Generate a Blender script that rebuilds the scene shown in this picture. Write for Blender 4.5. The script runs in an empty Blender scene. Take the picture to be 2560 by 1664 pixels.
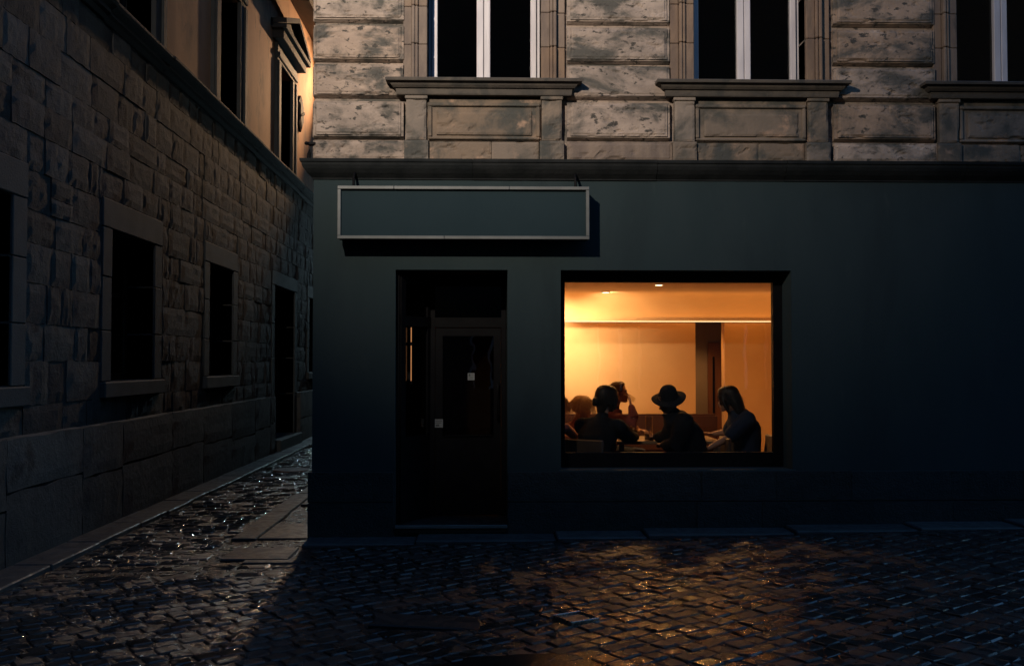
import bpy, bmesh, math, random
from mathutils import Vector, Matrix, noise
R = math.radians
random.seed(7)
SC = bpy.context.scene
COL = SC.collection

# ------------------------------------------------------------------ camera
cam = bpy.data.cameras.new('camera')
cam.lens = 35.0; cam.sensor_width = 36.0; cam.clip_start = 0.1; cam.clip_end = 500
camo = bpy.data.objects.new('camera', cam); COL.objects.link(camo)
camo.location = (1.68, -9.7, 1.66)
camo.rotation_euler = (1.6001083, 0, -0.0261101)
SC.camera = camo

# ------------------------------------------------------------------ world, sun, exposure
SUN_EL, SUN_ROT = R(6.0), R(20.0)
w = bpy.data.worlds.new('World'); SC.world = w; w.use_nodes = True
nt = w.node_tree; nt.nodes.clear()
sky = nt.nodes.new('ShaderNodeTexSky'); sky.sky_type = 'NISHITA'
sky.sun_disc = False; sky.sun_elevation = SUN_EL; sky.sun_rotation = SUN_ROT
sky.air_density = 1.0; sky.dust_density = 0.6; sky.ozone_density = 4.0
bg = nt.nodes.new('ShaderNodeBackground'); bg.inputs[1].default_value = SKY_STRENGTH = 0.40
wo = nt.nodes.new('ShaderNodeOutputWorld')
nt.links.new(sky.outputs[0], bg.inputs[0]); nt.links.new(bg.outputs[0], wo.inputs[0])
sl = bpy.data.lights.new('sun', 'SUN'); sl.energy = 0.01; sl.angle = R(0.5); sl.color = (1, .93, .85)
so = bpy.data.objects.new('sun', sl); COL.objects.link(so)
sd = Vector((math.sin(SUN_ROT)*math.cos(SUN_EL), math.cos(SUN_ROT)*math.cos(SUN_EL), math.sin(SUN_EL)))
so.rotation_euler = sd.to_track_quat('Z', 'Y').to_euler()
so.location = (0, 0, 30)
vs = SC.view_settings
vs.view_transform = 'Standard'; vs.look = 'None'; vs.exposure = 0.0; vs.gamma = 1.0; vs.use_curve_mapping = False
SC.render.engine = 'CYCLES'
cy = SC.cycles
cy.use_denoising = True
cy.max_bounces = 8; cy.transparent_max_bounces = 12; cy.glossy_bounces = 4; cy.transmission_bounces = 4
cy.caustics_reflective = False; cy.caustics_refractive = False
cy.sample_clamp_indirect = 6.0

STREET_W = 3700.0      # street lamp over the lane
ALLEY_W = 2300.0        # lamp hidden round the corner
FAR_W = 1300.0; FAR_C = (.60, .88, 1.0)
LAMP_C = (1.0, .86, .71)
ALLEY_C = (1.0, .62, .34)
ROOM_C = (1.0, .47, .135); ROOM_PALE = (1.0, .74, .46)

# ------------------------------------------------------------------ materials
M = {}
class NT:
    def __init__(s, name):
        s.m = bpy.data.materials.new(name); s.m.use_nodes = True
        s.t = s.m.node_tree; s.t.nodes.clear()
        s.out = s.n('ShaderNodeOutputMaterial')
        M[name] = s.m
    def n(s, typ, **kw):
        nd = s.t.nodes.new(typ)
        for k, v in kw.items(): setattr(nd, k, v)
        return nd
    def l(s, a, b): s.t.links.new(a, b)
    def noise(s, vec, scale, detail=4, rough=.55, dist=0.0):
        nd = s.n('ShaderNodeTexNoise'); nd.inputs['Scale'].default_value = scale
        nd.inputs['Detail'].default_value = detail; nd.inputs['Roughness'].default_value = rough
        nd.inputs['Distortion'].default_value = dist
        s.l(vec, nd.inputs['Vector']); return nd.outputs['Fac']
    def ramp(s, fac, lo, hi, a=0.0, b=1.0):
        nd = s.n('ShaderNodeMapRange'); nd.interpolation_type = 'SMOOTHSTEP'
        nd.inputs[1].default_value = lo; nd.inputs[2].default_value = hi
        nd.inputs[3].default_value = a; nd.inputs[4].default_value = b
        s.l(fac, nd.inputs[0]); return nd.outputs[0]
    def mix(s, fac, a, b, mode='MIX'):
        nd = s.n('ShaderNodeMix', data_type='RGBA', blend_type=mode)
        if isinstance(fac, (int, float)): nd.inputs[0].default_value = fac
        else: s.l(fac, nd.inputs[0])
        for i, c in ((6, a), (7, b)):
            if isinstance(c, tuple): nd.inputs[i].default_value = (*c, 1)
            else: s.l(c, nd.inputs[i])
        return nd.outputs[2]
    def math(s, op, a, b):
        nd = s.n('ShaderNodeMath', operation=op)
        for i, c in ((0, a), (1, b)):
            if isinstance(c, (int, float)): nd.inputs[i].default_value = c
            else: s.l(c, nd.inputs[i])
        return nd.outputs[0]

CLOTH = dict(spec=.08)
def pm(name, c1, c2=None, scale=3.0, rough=.7, rough2=None, bumps=(), stains=(), rnd=0.0, metal=0.0, spec=.5, stretch=None, objspace=False, coat=0.0):
    """procedural principled: two-tone noise, stains (colour, scale, lo, hi), bumps (scale, detail, strength, distance)"""
    t = NT(name)
    if objspace:
        pos = t.n('ShaderNodeTexCoord').outputs['Object']
    else:
        pos = t.n('ShaderNodeNewGeometry').outputs['Position']
    if stretch:
        mp = t.n('ShaderNodeMapping'); mp.inputs['Scale'].default_value = stretch; t.l(pos, mp.inputs[0]); pos2 = mp.outputs[0]
    else: pos2 = pos
    b = t.n('ShaderNodeBsdfPrincipled')
    col = t.mix(t.ramp(t.noise(pos2, scale, 6), .32, .68), c1, c2 or c1)
    oi = None
    if rnd:
        oi = t.n('ShaderNodeObjectInfo').outputs['Random']
        hv = t.n('ShaderNodeHueSaturation')
        t.l(col, hv.inputs['Color'])
        t.l(t.ramp(oi, 0, 1, 1-rnd, 1+rnd), hv.inputs['Value'])
        wn = t.n('ShaderNodeTexWhiteNoise', noise_dimensions='1D'); t.l(oi, wn.inputs['W'])
        t.l(t.ramp(wn.outputs['Value'], 0, 1, .8, 1.15), hv.inputs['Saturation'])
        col = hv.outputs[0]
    for i, (sc_, ss, lo, hi) in enumerate(stains):
        vec = pos2
        if rnd:
            ad = t.n('ShaderNodeVectorMath', operation='ADD'); t.l(pos2, ad.inputs[0])
            cx = t.n('ShaderNodeCombineXYZ'); t.l(t.math('MULTIPLY', oi, 40.0), cx.inputs[0]); t.l(cx.outputs[0], ad.inputs[1]); vec = ad.outputs[0]
        col = t.mix(t.ramp(t.noise(vec, ss, 6, .62, .3), lo, hi), col, sc_)
    t.l(col, b.inputs['Base Color'])
    if rough2 is not None: t.l(t.ramp(t.noise(pos, scale*2.3, 5), .35, .65, rough, rough2), b.inputs['Roughness'])
    else: b.inputs['Roughness'].default_value = rough
    b.inputs['Metallic'].default_value = metal
    b.inputs['Specular IOR Level'].default_value = spec
    if coat: b.inputs['Coat Weight'].default_value = coat; b.inputs['Coat Roughness'].default_value = .08
    prev = None
    for (bs, bd, st, di) in bumps:
        bn = t.n('ShaderNodeBump'); bn.inputs['Strength'].default_value = st; bn.inputs['Distance'].default_value = di
        t.l(t.noise(pos, bs, bd, .6), bn.inputs['Height'])
        if prev: t.l(prev, bn.inputs['Normal'])
        prev = bn.outputs[0]
    if prev: t.l(prev, b.inputs['Normal'])
    t.l(b.outputs[0], t.out.inputs[0])
    return t.m

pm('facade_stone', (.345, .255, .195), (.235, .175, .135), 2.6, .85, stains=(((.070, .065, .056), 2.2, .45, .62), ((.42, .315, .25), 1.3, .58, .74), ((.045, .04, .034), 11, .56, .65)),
   bumps=((22, 6, .55, .02), (90, 4, .35, .006)), rnd=.10, stretch=(1, 1, 1.7))
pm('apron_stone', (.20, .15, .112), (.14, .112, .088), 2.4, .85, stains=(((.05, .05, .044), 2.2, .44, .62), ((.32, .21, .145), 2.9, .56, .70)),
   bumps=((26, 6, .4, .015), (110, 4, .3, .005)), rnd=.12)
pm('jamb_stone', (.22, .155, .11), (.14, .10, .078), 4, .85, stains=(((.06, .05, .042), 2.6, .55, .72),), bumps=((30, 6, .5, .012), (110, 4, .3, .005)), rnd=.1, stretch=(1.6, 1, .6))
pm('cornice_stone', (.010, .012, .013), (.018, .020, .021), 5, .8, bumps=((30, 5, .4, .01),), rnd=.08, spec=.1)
pm('sill_stone', (.05, .043, .037), (.085, .07, .056), 4, .8, stains=(((.035, .033, .03), 3.4, .5, .66),), bumps=((40, 5, .4, .01),))
pm('teal_render', (.019, .033, .037), (.023, .037, .041), 1.2, .9, stains=(((.017, .028, .032), .9, .48, .72), ((.028, .042, .045), 3.1, .60, .75)), bumps=((160, 3, .22, .004), (14, 4, .12, .01)), spec=.25, stretch=(1.7, 1, .55))
pm('plinth_stone', (.019, .026, .029), (.027, .034, .036), 6, .9, bumps=((18, 5, .6, .03), (55, 6, .9, .02)), rnd=.10, spec=.2)
pm('wall_stone', (.066, .063, .057), (.045, .044, .042), 2.4, .9, stains=(((.026, .025, .025), 3.2, .52, .68), ((.11, .098, .082), 1.4, .6, .78)), bumps=((14, 7, .5, .03), (60, 6, .6, .015)), rnd=.42)
pm('wall_mortar', (.045, .043, .040), (.056, .053, .048), 8, .95, bumps=((40, 5, .6, .02),))
pm('dressed_stone', (.060, .066, .066), (.046, .051, .051), 3, .85, bumps=((60, 6, .5, .01),), rnd=.12)
pm('ochre_plaster', (.54, .30, .16), (.46, .25, .13), 1.5, .88, stains=(((.21, .125, .078), .75, .50, .68), ((.16, .10, .07), 2.0, .60, .72)), bumps=((35, 5, .2, .012), (5, 4, .15, .03)), stretch=(1, 1, .7))
pm('grey_surround', (.050, .052, .050), (.036, .038, .037), 3, .8, bumps=((50, 5, .4, .01),), rnd=.1)
pm('ledge_stone', (.030, .028, .026), (.020, .019, .019), 4, .85, bumps=((30, 5, .5, .015),))
pm('white_paint', (.56, .52, .53), (.46, .43, .45), 5, .5, stains=(((.40, .38, .38), 9, .62, .75),), bumps=((50, 3, .12, .004),), stretch=(3, 3, .5))
pm('dark_metal', (.004, .004, .005), (.006, .006, .007), 8, .6, spec=.08, bumps=((120, 2, .1, .002),))
pm('dark_wood', (.022, .013, .009), (.035, .02, .013), 6, .5, bumps=((60, 4, .2, .004),), stretch=(1, 1, .2))
pm('sign_panel', (.021, .036, .043), (.018, .032, .039), 1.4, .85, bumps=((220, 2, .08, .002),), spec=.06)
pm('sign_frame', (.11, .118, .118), (.14, .148, .147), 6, .5, metal=.2, bumps=((90, 2, .1, .002),))
pm('notice_paper', (.20, .215, .21), (.24, .25, .245), 60, .7)
pm('notice_ink', (.06, .07, .07), None, 60, .7)
pm('sett', (.016, .0155, .015), (.029, .027, .025), 9, .12, .40, bumps=((30, 4, .18, .010), (170, 4, .75, .007)), rnd=.35, spec=.55)
def wet_film(name):
    """patches where a water film lies smooth over the stone, rough and glittering between them"""
    nt_ = M[name].node_tree; b = next(n for n in nt_.nodes if n.type == 'BSDF_PRINCIPLED')
    g_ = nt_.nodes.new('ShaderNodeNewGeometry'); nz = nt_.nodes.new('ShaderNodeTexNoise'); nz.inputs['Scale'].default_value = 3.2; nz.inputs['Detail'].default_value = 3
    nt_.links.new(g_.outputs['Position'], nz.inputs['Vector'])
    def rmp(a, c):
        r_ = nt_.nodes.new('ShaderNodeMapRange'); r_.interpolation_type = 'SMOOTHSTEP'
        for i, v in ((1, .42), (2, .60), (3, a), (4, c)): r_.inputs[i].default_value = v
        nt_.links.new(nz.outputs['Fac'], r_.inputs[0]); return r_.outputs[0]
    nt_.links.new(rmp(.07, .38), b.inputs['Roughness'])
    bs = [n for n in nt_.nodes if n.type == 'BUMP']
    nt_.links.new(rmp(.10, .30), bs[0].inputs['Strength']); nt_.links.new(rmp(.14, .85), bs[1].inputs['Strength'])
wet_film('sett')
pm('wet_joint', (.005, .005, .005), (.010, .009, .009), 6, .12, .6, bumps=((45, 5, .8, .012), (180, 3, .7, .004)), spec=.5)
pm('paving_slab', (.055, .06, .062), (.04, .045, .047), 4, .40, .65, bumps=((60, 5, .4, .008), (200, 3, .4, .003)), rnd=.2, spec=.25)
pm('smooth_slab', (.019, .021, .022), (.014, .016, .017), 4, .35, .6, bumps=((60, 5, .35, .006), (200, 3, .4, .003)), rnd=.12, spec=.3)
pm('rusty_cover', (.12, .045, .022), (.08, .035, .022), 8, .55, bumps=((90, 4, .5, .006),))
pm('iron_cover', (.06, .056, .052), (.085, .078, .07), 10, .35, .5, metal=.3, bumps=((160, 3, .5, .004),))
pm('rim_metal', (.30, .27, .24), (.36, .33, .29), 20, .22, .34, metal=.9)
pm('water', (.006, .006, .007), None, 3, .04, bumps=((70, 3, .55, .006), (9, 2, .15, .01)), spec=.5)
pm('roof_tile', (.05, .035, .03), (.07, .045, .035), 5, .85, bumps=((20, 4, .4, .02),))
pm('room_wall', (.68, .42, .19), (.61, .365, .16), 1.3, .8, bumps=((60, 4, .12, .004),))
pm('room_floor', (.05, .03, .02), (.08, .05, .03), 4, .5)
pm('corridor_wall', (.25, .20, .18), (.22, .18, .16), 2, .85)
pm('door_wood', (.16, .06, .028), (.12, .045, .022), 4, .5, stretch=(3, 1, .3))
pm('leatherette', (.038, .010, .008), (.03, .008, .007), 4, .5, bumps=((70, 3, .15, .004),))
pm('table_wood', (.17, .11, .065), (.13, .085, .05), 4, .4, stretch=(.3, 2, 1))
pm('chair_wood', (.03, .02, .015), (.04, .026, .018), 6, .5)
pm('skin', (.27, .145, .095), (.23, .125, .08), 12, .6, spec=.15)
pm('cloth_black', (.005, .005, .006), (.007, .007, .008), 8, .9, bumps=((220, 2, .2, .003),), **CLOTH)
pm('cloth_blue', (.014, .020, .036), (.011, .016, .03), 9, .9, bumps=((220, 2, .2, .003),), **CLOTH)
pm('cloth_maroon', (.075, .020, .016), (.06, .016, .013), 9, .9, bumps=((220, 2, .2, .003),), **CLOTH)
pm('cloth_rust', (.16, .06, .04), (.13, .05, .035), 9, .9, bumps=((220, 2, .2, .003),), **CLOTH)
pm('cloth_pink', (.42, .23, .18), (.36, .2, .15), 9, .9, bumps=((220, 2, .2, .003),), **CLOTH)
pm('cloth_denim', (.02, .025, .04), (.026, .03, .045), 9, .9, **CLOTH)
pm('hair_dark', (.006, .005, .004), (.009, .007, .006), 30, .5, bumps=((150, 3, .5, .003),), spec=.12)
pm('hair_brown', (.055, .028, .015), (.035, .018, .01), 40, .5, bumps=((150, 3, .5, .003),), spec=.12)
pm('hair_blond', (.34, .19, .08), (.24, .125, .05), 40, .5, bumps=((150, 3, .4, .003),), spec=.12)
pm('felt_black', (.008, .008, .009), None, 20, .95, **CLOTH)
pm('paper_white', (.70, .64, .55), (.66, .6, .5), 12, .8)
pm('ceramic', (.72, .68, .62), None, 12, .3)
pm('beer', (.10, .045, .02), None, 12, .1)

def emis(name, col, st):
    t = NT(name); e = t.n('ShaderNodeEmission'); e.inputs[0].default_value = (*col, 1); e.inputs[1].default_value = st
    t.l(e.outputs[0], t.out.inputs[0])
emis('led_warm', (1, .70, .34), 2.2)
emis('downlight_lens', (1, .80, .50), 6.0)
emis('glint_orange', (1, .42, .16), .5)
emis('lantern_lens', (1, .86, .72), 8.0)

def thin_glass(name, tint, refl=1.0, rough=.0, wob=.0):
    """architectural pane: fresnel mix of clear transmission and mirror reflection"""
    t = NT(name)
    tr = t.n('ShaderNodeBsdfTransparent'); tr.inputs[0].default_value = (*tint, 1)
    gl = t.n('ShaderNodeBsdfGlossy'); gl.inputs['Roughness'].default_value = rough; gl.inputs[0].default_value = (refl, refl, refl, 1)
    fr = t.n('ShaderNodeFresnel')
    bf = t.math('MULTIPLY', t.n('ShaderNodeNewGeometry').outputs['Backfacing'], -.83333); t.l(t.math('ADD', bf, 1.5), fr.inputs[0])   # both faces of a pane see air outside
    if wob:
        bn = t.n('ShaderNodeBump'); bn.inputs['Strength'].default_value = wob; bn.inputs['Distance'].default_value = .02
        t.l(t.noise(t.n('ShaderNodeNewGeometry').outputs['Position'], 2.2, 2), bn.inputs['Height']); t.l(bn.outputs[0], gl.inputs['Normal'])
    mx = t.n('ShaderNodeMixShader'); t.l(fr.outputs[0], mx.inputs[0]); t.l(tr.outputs[0], mx.inputs[1]); t.l(gl.outputs[0], mx.inputs[2])
    t.l(mx.outputs[0], t.out.inputs[0])
thin_glass('window_glass', (.96, .96, .95), 1.0, 0, .05)
thin_glass('dark_glass', (.25, .26, .27), 1.0, 0, .12)
thin_glass('drinking_glass', (.93, .92, .88), 1.0)

# ------------------------------------------------------------------ helpers
class MB:
    def __init__(s): s.v = []; s.f = []
    def add(s, vs_, fs):
        o = len(s.v); s.v += [tuple(p) for p in vs_]; s.f += [tuple(i+o for i in f) for f in fs]; return s
    def box(s, x0, x1, y0, y1, z0, z1):
        return s.add([(x, y, z) for x in (x0, x1) for y in (y0, y1) for z in (z0, z1)],
                     [(0, 1, 3, 2), (4, 6, 7, 5), (0, 4, 5, 1), (2, 3, 7, 6), (0, 2, 6, 4), (1, 5, 7, 3)])
    def cbox(s, x0, x1, y0, y1, z0, z1, c=.008, seg=1):
        bm = bmesh.new(); bmesh.ops.create_cube(bm, size=1)
        for v in bm.verts: v.co = Vector(((x0+x1)/2+v.co.x*(x1-x0), (y0+y1)/2+v.co.y*(y1-y0), (z0+z1)/2+v.co.z*(z1-z0)))
        bmesh.ops.bevel(bm, geom=list(bm.edges), offset=c, segments=seg, affect='EDGES')
        bm.verts.index_update()
        s.add([v.co[:] for v in bm.verts], [[v.index for v in f.verts] for f in bm.faces]); bm.free(); return s
    def loft(s, rings, closed=True, caps=True):
        n = len(rings[0]); vs_ = [p for r_ in rings for p in r_]; fs = []
        for i in range(len(rings)-1):
            for j in range(n if closed else n-1):
                k = (j+1) % n
                fs.append((i*n+j, i*n+k, (i+1)*n+k, (i+1)*n+j))
        if caps: fs.append(tuple(range(n))[::-1]); fs.append(tuple(range((len(rings)-1)*n, len(rings)*n)))
        return s.add(vs_, fs)
    def tube(s, pts, rads, n=10, flat=None):
        """tapered tube along points; rads scalar or (a, b) per point, b along the second normal"""
        pts = [Vector(p) for p in pts]; rings = []
        up = Vector((0, 0, 1)) if flat is None else Vector(flat)
        ext_p = []; ext_r = []
        for i, p in enumerate(pts):
            d = (pts[min(i+1, len(pts)-1)]-pts[max(i-1, 0)]).normalized()
            a = d.cross(up)
            if a.length < 1e-3: a = d.cross(Vector((0, 1, 0)))
            a.normalize(); b_ = a.cross(d).normalized()
            r_ = rads[i] if isinstance(rads[i], tuple) else (rads[i], rads[i])
            if i == 0:
                for q in (.35, .75): rings.append(s._ring(p-d*max(r_)*math.sqrt(1-q*q)*.9, a, b_, r_[0]*q, r_[1]*q, n))
            rings.append(s._ring(p, a, b_, r_[0], r_[1], n))
            if i == len(pts)-1:
                for q in (.75, .35): rings.append(s._ring(p+d*max(r_)*math.sqrt(1-q*q)*.9, a, b_, r_[0]*q, r_[1]*q, n))
        return s.loft(rings)
    def _ring(s, p, a, b_, ra, rb, n):
        return [tuple(p+a*math.cos(t)*ra+b_*math.sin(t)*rb) for t in (2*math.pi*j/n for j in range(n))]
    def lathe(s, prof, n=20, o=(0, 0, 0)):
        return s.loft([[(o[0]+r_*math.cos(2*math.pi*j/n), o[1]+r_*math.sin(2*math.pi*j/n), o[2]+z) for j in range(n)] for r_, z in prof])
    def sweep(s, prof, path):
        """moulding: prof (offset, z) carried round path points (x, y, dirx, diry)"""
        rings = [[(x+o*dx, y+o*dy, z) for o, z in prof] for x, y, dx, dy in path]
        return s.loft(rings, closed=True, caps=True)
    def build(s, name, mat_, parent=None, smooth=False, loc=None):
        me = bpy.data.meshes.new(name); me.from_pydata(s.v, [], s.f); me.update()
        bm = bmesh.new(); bm.from_mesh(me); bmesh.ops.recalc_face_normals(bm, faces=bm.faces); bm.to_mesh(me); bm.free()
        me.materials.append(M[mat_])
        if smooth: me.shade_smooth()
        return link(name, me, parent, loc)

def link(name, me, parent=None, loc=None):
    o = bpy.data.objects.new(name, me); COL.objects.link(o)
    if loc is not None: o.location = loc
    if parent is not None:
        o.parent = parent
        o.matrix_parent_inverse = PINV(parent)
    return o
def PINV(p): return world_of(p).inverted()
def world_of(p):
    m = Matrix.LocRotScale(p.location, p.rotation_euler, p.scale)
    if p.parent: m = world_of(p.parent) @ p.matrix_parent_inverse @ m
    return m
def tag(o, label, cat, group=None, kind=None):
    if label: o['label'] = label
    if cat: o['category'] = cat
    if group: o['group'] = group
    if kind: o['kind'] = kind
    return o
def thing(name, label, cat, loc=(0, 0, 0), group=None):
    o = bpy.data.objects.new(name, None); COL.objects.link(o); o.location = loc; o.empty_display_size = .2
    return tag(o, label, cat, group)
def copy_tree(o, parent=None):
    c = o.copy(); COL.objects.link(c)
    if parent is not None: c.parent = parent
    for ch in list(o.children): copy_tree(ch, c)
    return c
def zg(x): return -.045 + .022*x          # the lane rises gently to the right

# ------------------------------------------------------------------ projection used only to rank pieces by how large they show
_q = camo.rotation_euler.to_matrix(); _r, _u, _b = (_q @ Vector(a) for a in ((1, 0, 0), (0, 1, 0), (0, 0, 1)))
def shows(p):
    d = Vector(p)-camo.location; f_ = -d.dot(_b)
    if f_ < .5: return None
    return d.dot(_r)/f_*35/36, d.dot(_u)/f_*35/36, f_
def in_frame(p, m=.02):
    s_ = shows(p)
    return s_ is not None and abs(s_[0]) < .5+m and abs(s_[1]) < .325+m

# ------------------------------------------------------------------ ground
g = MB()
xs = [-60, -20, -8, -2.5, 0, 3, 6, 10, 25, 60]; ys = [-60, -20, -10, -5, 0, 8, 20, 60]
g.v = [(x, y, zg(x)-.0065) for x in xs for y in ys]
g.f = [(i*len(ys)+j, (i+1)*len(ys)+j, (i+1)*len(ys)+j+1, i*len(ys)+j+1) for i in range(len(xs)-1) for j in range(len(ys)-1)]
street = g.build('street', 'wet_joint'); tag(street, 'wet dark cobbled street in front of the corner building', None, kind='structure')

def sett_mesh(i):
    rnd = random.Random(100+i); m = MB(); c = .10+.12*rnd.random()
    def oct_(sx, sz, jit=.02):
        pts = []
        for (x, y) in ((-1, -1+c), (-1+c, -1), (1-c, -1), (1, -1+c), (1, 1-c), (1-c, 1), (-1+c, 1), (-1, 1-c)):
            pts.append((x*.5*sx+rnd.uniform(-jit, jit), y*.5*sx+rnd.uniform(-jit, jit), sz+rnd.uniform(-.003, .003)))
        return pts
    top = oct_(.84, .003, .012)
    m.loft([oct_(1, -.07), oct_(1, -.007), oct_(.96, -.001), top], caps=False)
    k = len(m.v); m.v.append((rnd.uniform(-.1, .1), rnd.uniform(-.1, .1), .005+rnd.uniform(-.002, .002)))
    for j in range(8): m.f.append((k-8+j, k-8+(j+1) % 8, k))
    me = bpy.data.meshes.new('cobblestone'); me.from_pydata(m.v, [], m.f); me.update(); me.materials.append(M['sett'])
    return me
SETT = [sett_mesh(i) for i in range(10)]
setts = []       # x, y, sx, sy, rot, dz
COVER = (2.26, -3.25); SLAB = (1.30, -3.22)
def blocked(x, y):
    if abs(x-COVER[0]) < .13 and abs(y-COVER[1]) < .13: return True
    if math.hypot((x-SLAB[0])/.42, (y-SLAB[1])/.20) < 1: return True
    return False
ang = R(34); ca, sa = math.cos(ang), math.sin(ang); P = .138
for i in range(-75, 75):
    off = random.uniform(0, P)
    t = -9.0
    while t < 9:
        L = P*random.uniform(.85, 1.25)
        x = 2.5 + t*ca - i*P*sa; y = -3.0 + t*sa + i*P*ca
        t += L
        lx, ly = x, y
        if ly > -.47 or ly < -6.6 or lx > 9 or lx < -2.0: continue
        if lx < .15 and ly > -1.62: continue
        if blocked(lx, ly): continue
        if not in_frame((lx, ly, zg(lx)), .16): continue
        setts.append((lx+random.uniform(-.008, .008), ly+random.uniform(-.008, .008), L*.915, P*.90, ang+random.uniform(-.08, .08), random.uniform(-.006, .004)))
y = -1.05
while y < 15.5:                          # lane setts, rows across
    h = random.uniform(.11, .16); x = -1.93+random.uniform(-.08, 0); wob = random.uniform(-.03, .03)
    while x < .02:
        L = random.uniform(.12, .20); cx = x+L/2
        ok = not (y < 4.9 and -.82 < cx) and not (abs(y-6.5) < .32 and abs(cx+1.45) < .36)
        if ok and in_frame((cx, y, zg(cx)), .16): setts.append((cx, y+h/2+wob*cx, L*.93, h*.92, random.uniform(-.09, .09), random.uniform(-.010, .008)))
        x += L
    y += h
for yy, hh in ((-1.54, .13), (-1.39, .15), (-1.23, .15)):            # long stones of the drain channel
    x = -1.95
    while x < .1:
        L = random.uniform(.22, .36)
        setts.append((x+L/2, yy, L*.95, hh*.93, random.uniform(-.03, .03), (-.018 if hh == .15 and yy < -1.3 else -.004)))
        x += L
def sett_size(s_):
    p = shows((s_[0], s_[1], zg(s_[0])))
    return s_[2]*s_[3]*1.66/p[2]**3 if p and in_frame((s_[0], s_[1], zg(s_[0])), -.005) else 0
setts.sort(key=sett_size, reverse=True)
rest = MB()
for k, (x, y, sx, sy, rot, dz) in enumerate(setts):
    me = SETT[k % len(SETT)]
    if k < 300:
        o = link('cobblestone', me, street); o.location = (x, y, zg(x)+dz); o.rotation_euler = (random.uniform(-.016, .016), random.uniform(-.016, .016)-.022, rot); o.scale = (sx, sy, 1)
    else:
        c_, s_ = math.cos(rot), math.sin(rot); tx, ty = random.uniform(-.018, .018), random.uniform(-.018, .018)
        rest.add([(x+v.co.x*sx*c_-v.co.y*sy*s_, y+v.co.x*sx*s_+v.co.y*sy*c_, zg(x)+dz+v.co.z+(v.co.x*sx*tx+v.co.y*sy*ty)) for v in me.vertices], [tuple(p.vertices) for p in me.polygons])
ro = rest.build('cobblestone_paving', 'sett', street); ro['kind'] = 'stuff'

# pavement along the stone wall, slabs one by one
pave = thing('pavement', None, None, (-2.2, 2, 0)); pave['kind'] = 'structure'; pave['label'] = 'narrow raised stone pavement along the foot of the alley wall'
y = -7.0
while y < 18:
    L = random.uniform(.7, 1.25)
    MB().cbox(-2.5, -1.96-random.uniform(0, .03), y+.004, y+L-.004, -.25, -.045+random.uniform(-.004, .004), .010).build('slab', 'paving_slab', pave); y += L
# flat stones at the foot of the dark facade
foot = thing('facade_footing', None, None, (3, -.2, 0)); foot['kind'] = 'structure'; foot['label'] = 'strip of flat stones along the foot of the dark facade'
x = -.03
while x < 11:
    L = random.uniform(.8, 1.4); z = zg(x+L/2)+.014
    MB().cbox(x+.004, x+L-.004, -.40+random.uniform(-.02, .02), .0, z-.3, z, .012).build('slab', 'paving_slab', foot); x += L
# kerb slabs in the alley beside the corner
kerb = thing('alley_kerb', None, None, (-.65, 2, 0)); kerb['kind'] = 'structure'; kerb['label'] = 'worn kerb slabs along the alley side of the corner building'
for (x0, x1, y0, y1, z) in ((-.78, -.54, .02, 1.75, .018), (-.80, -.56, 1.80, 3.35, .012), (-.77, -.55, 3.4, 4.9, .012)):
    MB().cbox(x0, x1, y0, y1, -.25, z+zg(-.7)+.006, .010).build('kerb_stone', 'smooth_slab', kerb)
for (y0, y1) in ((.05, .95), (2.3, 3.6), (3.65, 4.9)):
    MB().cbox(-.53, -.04, y0, y1, -.2, zg(-.3)+(.02 if y0 > 1 else .01), .01).build('slab', 'smooth_slab', kerb)
for (x0, x1, y0, y1) in ((-.62, -.03, -.98, -.44), (-.4, .10, -1.14, -1.0)):
    MB().cbox(x0, x1, y0, y1, -.2, zg(-.3)+.012, .012).build('slab', 'smooth_slab', kerb)

# covers, slab, puddle
t = thing('drain_cover', 'small square metal cover set in the cobbles, its rim catching the window light', 'drain cover', (COVER[0], COVER[1], zg(2.26)))
z = zg(2.26)
cvr = MB().cbox(COVER[0]-.095, COVER[0]+.095, COVER[1]-.095, COVER[1]+.095, z-.05, z+.010, .004).build('plate', 'iron_cover', t)
rm = MB()
for a, b_, c_, d_ in ((-.11, .11, -.11, -.097), (-.11, .11, .097, .11), (-.11, -.097, -.097, .097), (.097, .11, -.097, .097)):
    rm.cbox(COVER[0]+a, COVER[0]+b_, COVER[1]+c_, COVER[1]+d_, z-.05, z+.024, .004)
rm.build('rim', 'rim_metal', t)
t.rotation_euler = (0, 0, R(30))
m = MB(); n_ = 14; zz = zg(1.3)
ring = [(SLAB[0]+.36*(1 if abs(math.cos(a)) > .5 else abs(math.cos(a))*2)*math.copysign(1, math.cos(a))+random.uniform(-.02, .02), SLAB[1]+.15*(1 if abs(math.sin(a)) > .5 else abs(math.sin(a))*2)*math.copysign(1, math.sin(a))-.22*math.cos(a)*.6) for a in (2*math.pi*k/n_+.1 for k in range(n_))]
m.loft([[(x, y, zz-.06) for x, y in ring], [(x, y, zz+.006) for x, y in ring], [(SLAB[0]+(x-SLAB[0])*.96, SLAB[1]+(y-SLAB[1])*.95, zz+.014) for x, y in ring]])
tag(m.build('stone_slab', 'smooth_slab'), 'flat worn stone slab among the wet cobbles below the door', 'slab')
m = MB(); zz = zg(-1.45)
m.lathe([(.02, zz+.012), (.29, zz+.012), (.30, zz+.006), (.30, zz-.05)], 24, (-1.45, 6.5, 0))
tag(m.build('manhole_cover', 'rusty_cover'), 'rusty reddish round manhole cover in the alley cobbles', 'manhole cover')
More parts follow.
